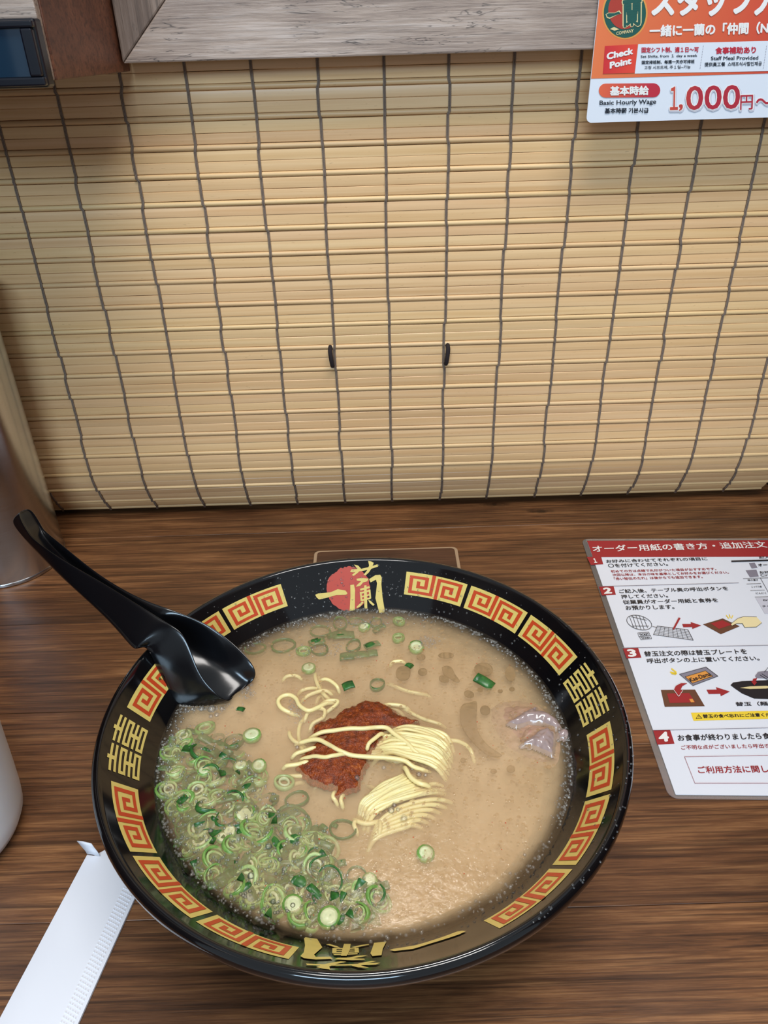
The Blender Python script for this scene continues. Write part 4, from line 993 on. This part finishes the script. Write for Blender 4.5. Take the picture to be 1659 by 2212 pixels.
# ---- pork slice
pk = thing('pork_slice', (0.045, 0.255, ZS), 'slice of pork mostly sunk in broth with pale fat showing', 'meat')
def meat_mat():
    k = NT('pork_meat'); n1 = k.noise(k.coords((1, 3, 1)), 160, 4, 0.6)
    k.l(k.ramp(n1, [(0.35, lin((140, 98, 84))), (0.65, lin((186, 144, 126)))]), k.b.inputs['Base Color']); k.b.inputs['Roughness'].default_value = 0.35; return k.m
M['meat'] = meat_mat(); M['fat'] = plain('pork_fat', (160, 140, 136), 0.12, coat=0.6, sss=0.2, var=0.12, vscale=260, bump=0.25)
def mound(name, poly, z0, hmax, mat, step=0.0007, fall=0.003, amp=0.0004, freq=420):
    P2 = np.array([soup_pt(G4(*q)) for q in poly]); b = MB(); idx = {}
    a0 = P2.min(0)-0.001; a1 = P2.max(0)+0.001
    for i in range(int((a1[0]-a0[0])/step)+1):
        for j in range(int((a1[1]-a0[1])/step)+1):
            q = a0+np.array((i, j))*step; d = pdist(q, P2)
            if d < -step*2.6: continue
            h = z0+hmax*(1-math.exp(-max(0, d)/fall))+amp*mnoise.noise(Vector((q[0]*freq, q[1]*freq, 3)))*min(1, max(0, d+step)/0.001)+min(0, d)*1.6
            idx[(i, j)] = len(b.v); b.v.append((q[0], q[1], h))
    for (i, j) in list(idx):
        q = [(i, j), (i+1, j), (i+1, j+1), (i, j+1)]
        if all(a in idx for a in q): b.f.append(tuple(idx[a] for a in q))
    return b.build(name, mat, pk, smooth=True)
mound('meat', [(840, 560), (920, 500), (1080, 480), (1250, 520), (1380, 620), (1480, 760), (1500, 900), (1440, 1010), (1300, 1030), (1150, 980), (1000, 900), (900, 780), (840, 660)], ZS-0.0050, 0.0040, M['meat'], 0.0009, 0.006)
mound('lean_strip', [(1010, 640), (1080, 605), (1200, 600), (1130, 660), (1040, 690)], ZS-0.0008, 0.0012, M['meat'], 0.0006, 0.002)
mound('lean_strip', [(1150, 800), (1200, 775), (1330, 775), (1400, 800), (1280, 815), (1200, 860), (1120, 880)], ZS-0.0008, 0.0013, M['meat'], 0.0006, 0.002)
mound('fat', [(988, 745), (1060, 700), (1130, 650), (1240, 603), (1236, 640), (1330, 655), (1420, 715), (1455, 775), (1420, 795), (1300, 745), (1180, 738), (1060, 772)], ZS-0.0002, 0.0026, M['fat'], 0.0005, 0.0016, 0.0005, 500)
mound('fat', [(1103, 940), (1200, 870), (1270, 812), (1340, 795), (1395, 830), (1398, 900), (1382, 1025), (1290, 985), (1200, 945)], ZS-0.0002, 0.0026, M['fat'], 0.0005, 0.0018, 0.0006, 520)
mound('fat', [(1432, 830), (1470, 802), (1520, 815), (1528, 850), (1490, 880), (1440, 868)], ZS-0.0002, 0.0018, M['fat'], 0.0005, 0.0012, 0.0003, 520)

# ---- bubbles and foam
def bub(px, py, r, label='clear bubble on the broth among the scallions', group='broth bubbles'):
    q = hitz(px, py, ZS); b = MB(); dome(b, (q[0], q[1], ZS+0.0002), (0, 0, 1), r, r*0.9, 14)
    o = b.build('bubble', M['bubble'], None, smooth=True, origin=(q[0], q[1], ZS)); tag(o, label, 'bubble', group)
for x, y, r in ((672, 525, 0.0010), (715, 538, 0.0010), (690, 560, 0.0007), (453, 528, 0.0008), (322, 628, 0.0009), (415, 905, 0.0010), (602, 962, 0.0008), (800, 1010, 0.0013), (875, 1095, 0.0009), (905, 1160, 0.0010), (684, 1205, 0.0014), (470, 668, 0.0008), (1490, 680, 0.0010), (830, 1375, 0.0010), (960, 1400, 0.0009), (1225, 1550, 0.0009)):
    bub(*E2(x, y), r)
for x, y, r in ((1300, 955, 0.0012), (1245, 910, 0.0008), (1355, 960, 0.0009), (795, 985, 0.0012), (925, 1135, 0.0012), (1075, 1245, 0.0014), (1100, 1205, 0.0010), (1180, 1310, 0.0014), (310, 735, 0.0009), (1015, 900, 0.0010), (1130, 1240, 0.0009)):
    bub(*N2(x, y), r, 'clear bubble clinging beside the noodles', 'noodle bubbles')
E3 = cropmap(0, 1060, 600/1659)
for x, y, r in ((1205, 1305, 0.0014), (1265, 1305, 0.0020), (1325, 1305, 0.0012), (1150, 1305, 0.0010), (1295, 1340, 0.0012), (1260, 1350, 0.0010), (1480, 1180, 0.0012), (1500, 1160, 0.0010), (1110, 1310, 0.0009)):
    bub(*E3(x, y), r, 'dark bubble in the froth at the spoon', 'spoon bubbles')
for x, y, r in ((1270, 905, 0.0012), (1540, 1130, 0.0010)): bub(*G4(x, y), r, 'clear bubble beside the pork fat', 'pork bubbles')
fb_ = MB()
for k in range(2000):
    th = rng.uniform(0, 360); a = math.radians(th); w = 0.0035 if not (120 < th < 260) else 0.0060
    R_ = RS-0.0004-abs(rng.gauss(0, 1))*w*0.55; r = rng.choice((0.00025, 0.00035, 0.0005, 0.0007))
    if 250 < th < 330 and rng.random() < 0.7: continue
    dome(fb_, (BC[0]+R_*math.cos(a), BC[1]+R_*math.sin(a), ZS+0.0001), (0, 0, 1), r, r*0.85, 6)
for k in range(2600):
    x, y = rng.uniform(335, 850), rng.uniform(1560, 2000)
    if pdist(np.array((x, y)), rg) < 0: continue
    q = hitz(x, y, ZS); r = rng.choice((0.0002, 0.0003, 0.0004, 0.0006)); dome(fb_, (q[0], q[1], ZS+0.0001), (0, 0, 1), r, r*0.85, 6)
for (cx_, cy_, sx_, sy_, n_) in ((925, 1385, 22, 12, 120), (640, 1530, 14, 26, 120), (440, 1528, 55, 8, 200), (535, 1495, 16, 16, 80), (700, 1405, 60, 14, 120), (780, 1345, 140, 10, 250)):
    for k in range(n_):
        q = hitz(rng.gauss(cx_, sx_*0.6), rng.gauss(cy_, sy_*0.6), ZS)
        if math.hypot(q[0]-BC[0], q[1]-BC[1]) > RS-0.0005: continue
        r = rng.choice((0.0002, 0.0003, 0.0005)); dome(fb_, (q[0], q[1], ZS+0.0001), (0, 0, 1), r, r*0.85, 6)
tag(fb_.build('foam', M['foam'], br, smooth=True), kind='stuff')
# fine specks of chilli and small oil drops in the broth
sb = MB(); ob = MB()
for k in range(70):
    a, R_ = rng.uniform(0, 6.28), 0.082*math.sqrt(rng.random()); dome(sb, (BC[0]+R_*math.cos(a), BC[1]+R_*math.sin(a), ZS+0.0001), (0, 0, 1), rng.uniform(0.0001, 0.00035), 0.0001, 5)
for k in range(1600):
    a, R_ = rng.uniform(-1.6, 2.6), 0.083*math.sqrt(rng.random()); r = rng.choice((0.0003, 0.0004, 0.0006, 0.0008)); dome(ob, (BC[0]+R_*math.cos(a), BC[1]+R_*math.sin(a), ZS+0.00005), (0, 0, 1), r, 0.00012, 7)
tag(sb.build('chilli_specks', M['red'], br, smooth=True), kind='stuff'); tag(ob.build('oil_droplets', M['oil'], br, smooth=True), kind='stuff')

# ------------------------------------------------------------------ spoon
spn = thing('soup_spoon', tuple(hitz(300, 1400, 0.082)), 'black plastic ladle spoon resting on the bowl rim', 'spoon')
stn = [  # near bottom edge, near lip, far lip: pixel and height
 ((18, 1121), .107, (36, 1106), .1150, (63, 1093), .1130, 0.04), ((29, 1143), .1045, (46, 1132), .1130, (80, 1116), .1110, 0.05), ((62, 1180), .1015, (62, 1156), .1108, (92, 1138), .1085, 0.05),
 ((72, 1190), .1005, (69, 1165), .1100, (96, 1146), .1080, 0.5), ((119, 1241), .0965, (116, 1201), .1070, (145, 1185), .1045, 0.62), ((174, 1291), .0930, (168, 1231), .1040, (190, 1223), .1012, 0.65), ((217, 1328), .0900, (226, 1264), .1012, (238, 1258), .0985, 0.68),
 ((253, 1367), .0870, (297, 1308), .0985, (303, 1294), .0955, 0.72), ((281, 1406), .0842, (334, 1332), .0962, (352, 1311), .0937, 0.75), ((290, 1410), .0838, (350, 1342), .0952, (368, 1316), .0928, 0.75), ((308, 1402), .0836, (370, 1354), .0938, (384, 1322), .0916, 0.78), ((317, 1415), .0818, (393, 1368), .0915, (406, 1330), .0897, 0.8),
 ((327, 1448), .0745, (409, 1404), .0850, (452, 1349), .0845, 0.84), ((342, 1490), .0660, (424, 1452), .0765, (506, 1389), .0775, 0.85), ((352, 1528), .0600, (449, 1488), .0705, (541, 1425), .0730, 0.62), ((392, 1542), .0570, (479, 1514), .0650, (556, 1452), .0675, 0.40), ((440, 1534), .0560, (496, 1519), .0612, (548, 1474), .0625, 0.10)]
rings = []
for (k_, zk, l_, zl, r2, zr, dep) in stn:
    Kp, Lp, Rp = hitz(*k_, zk), hitz(*l_, zl), hitz(*r2, zr)
    Bp = Rp+(Kp-Lp)*0.85
    wv = (Rp-Lp); wl = np.linalg.norm(wv); wv /= max(wl, 1e-6)
    th = min(0.0011, wl*0.28)
    Li, Ri = Lp+wv*th, Rp-wv*th
    Ki = Li+(Kp-Lp)*dep+wv*th*0.4; Bi = Ri+(Kp-Lp)*0.85*dep-wv*th*0.4
    lift = (Lp-Kp)/max(1e-6, np.linalg.norm(Lp-Kp))*0.0004
    rings.append([Lp, (Lp+Kp)/2, Kp, (Kp+Bp)/2+(Kp-Lp)*0.10, Bp, (Bp+Rp)/2, Rp, (Rp+Ri)/2+lift, Ri, (Ri+Bi)/2, Bi, (Ki+Bi)/2+(Kp-Lp)*0.03*dep, Ki, (Ki+Li)/2, Li, (Li+Lp)/2+lift])
b = MB(); b.grid(rings, closed_u=True); n = 16
b.f.append(tuple(reversed(range(n)))); b.f.append(tuple(range((len(rings)-1)*n, len(rings)*n)))
o = b.build('spoon_body', M['blackspoon'], spn, smooth=True, recalc=True); subsurf(o, 2)

# ------------------------------------------------------------------ steel canister
sc = thing('steel_canister', (-0.2768, 0.4620, 0.0), 'brushed stainless steel cylinder standing beside the blind', 'canister')
b = MB(); c_ = (-0.2768, 0.4620); R = 0.0375
b.lathe([(0.0, 0.0005), (R-0.0012, 0.0005), (R-0.0004, 0.0008), (R, 0.0018), (R, 0.20), (R-0.0008, 0.2012), (R-0.0016, 0.20), (R-0.0016, 0.006), (0.0, 0.005)], 96, c_)
b.build('body', M['steel'], sc, smooth=True, sharp=40, recalc=True)
b = MB(); b.lathe([(R+0.0001, 0.0028), (R+0.0004, 0.0024), (R+0.0004, 0.0006), (R-0.001, 0.0002), (R-0.001, 0.0028)], 96, c_, closed=True); b.build('base_ring', M['steel'], sc, smooth=True, sharp=40, recalc=True)

# ------------------------------------------------------------------ white cup
wc = thing('white_cup', (-0.2145, 0.2285, 0.0), 'white plastic tumbler with a rounded foot beside the chopstick sleeve', 'cup')
b = MB(); c_ = (-0.2145, 0.2285)
b.lathe([(0.0, 0.0015), (0.024, 0.0012), (0.0275, 0.0004), (0.0310, 0.0012), (0.0345, 0.0040), (0.0368, 0.0090), (0.0376, 0.016), (0.0384, 0.03), (0.0405, 0.075), (0.0412, 0.0905), (0.0404, 0.0915), (0.0396, 0.0905), (0.0388, 0.075), (0.0365, 0.03), (0.034, 0.012), (0.028, 0.006), (0.0, 0.006)], 96, c_)
b.build('cup_body', M['plastic_white'], wc, smooth=True, sharp=60, recalc=True)

# ------------------------------------------------------------------ chopstick sleeve
cs = thing('chopstick_sleeve', (-0.135, 0.17, 0.0), 'white paper chopstick sleeve with torn end tucked under the bowl rim', 'paper sleeve')
TLc = hitz(187, 1843, 0.0025); BLp = hitz(0, 2192, 0.0025); TR_ = hitz(288, 1941, 0.0025)
ax = (TLc-BLp)/np.linalg.norm(TLc-BLp); acr = np.array([ax[1], -ax[0], 0.0]); wd = float((TR_-BLp)@acr)
Ls = 0.145
def cp(u, v, z): q = TLc-ax*v+acr*u; return (q[0], q[1], z)
rows_top = []; rows_bot = []
for i in range(25):
    v = Ls*i/24; rt_, rb_ = [], []
    for j in range(9):
        u = wd*j/8; bul = 0.0012*(1-(2*j/8-1)**4)
        vv = v if i else (0.0008*math.sin(j*2.3)+(-0.002 if j > 1 else 0)-0.0010*max(0, j-2))
        rt_.append(cp(u, vv, 0.0014+bul)); rb_.append(cp(u, vv, 0.0003))
    rows_top.append(rt_); rows_bot.append(rb_)
b = MB(); b.grid([list(r)+list(reversed(q)) for r, q in zip(rows_top, rows_bot)], closed_u=True)
b.build('sleeve', M['paper'], cs, smooth=True, sharp=40, recalc=True)
fl = [hitz(166, 1817, 0.010), hitz(172, 1824, 0.0085), hitz(184, 1838, 0.0048), hitz(188, 1845, 0.0024)]
fr_ = [hitz(197, 1823, 0.011), hitz(202, 1830, 0.009), hitz(210, 1840, 0.005), hitz(216, 1850, 0.0026)]
b = MB(); b.grid([fl, [(np.array(p)+np.array(q))/2+np.array([0, 0, 0.0004]) for p, q in zip(fl, fr_)], fr_]); o = b.build('torn_flap', M['paper'], cs, smooth=True)
md = o.modifiers.new('thick', 'SOLIDIFY'); md.thickness = 0.0003
b = MB()
v = 0.012
while v < Ls-0.004:
    for j in range(5):
        u = wd*(0.80+0.036*j); zt = 0.0014+0.0012*(1-(2*u/wd-1)**4)+0.00009
        e4 = ((-0.00036, -0.00013), (0.00036, -0.00013), (0.00036, 0.00013), (-0.00036, 0.00013))
        b.prism([cp(u+du, v+0.00030*j+dv, zt-0.0002) for du, dv in e4], [cp(u+du*0.8, v+0.00030*j+dv*0.6, zt+0.00022) for du, dv in e4])
    v += 0.00165
tag(b.build('embossed_dashes', M['paper'], cs, recalc=True), kind='stuff')

# tidy the helper property
for o in bpy.data.objects:
    if '_o' in o: del o['_o']
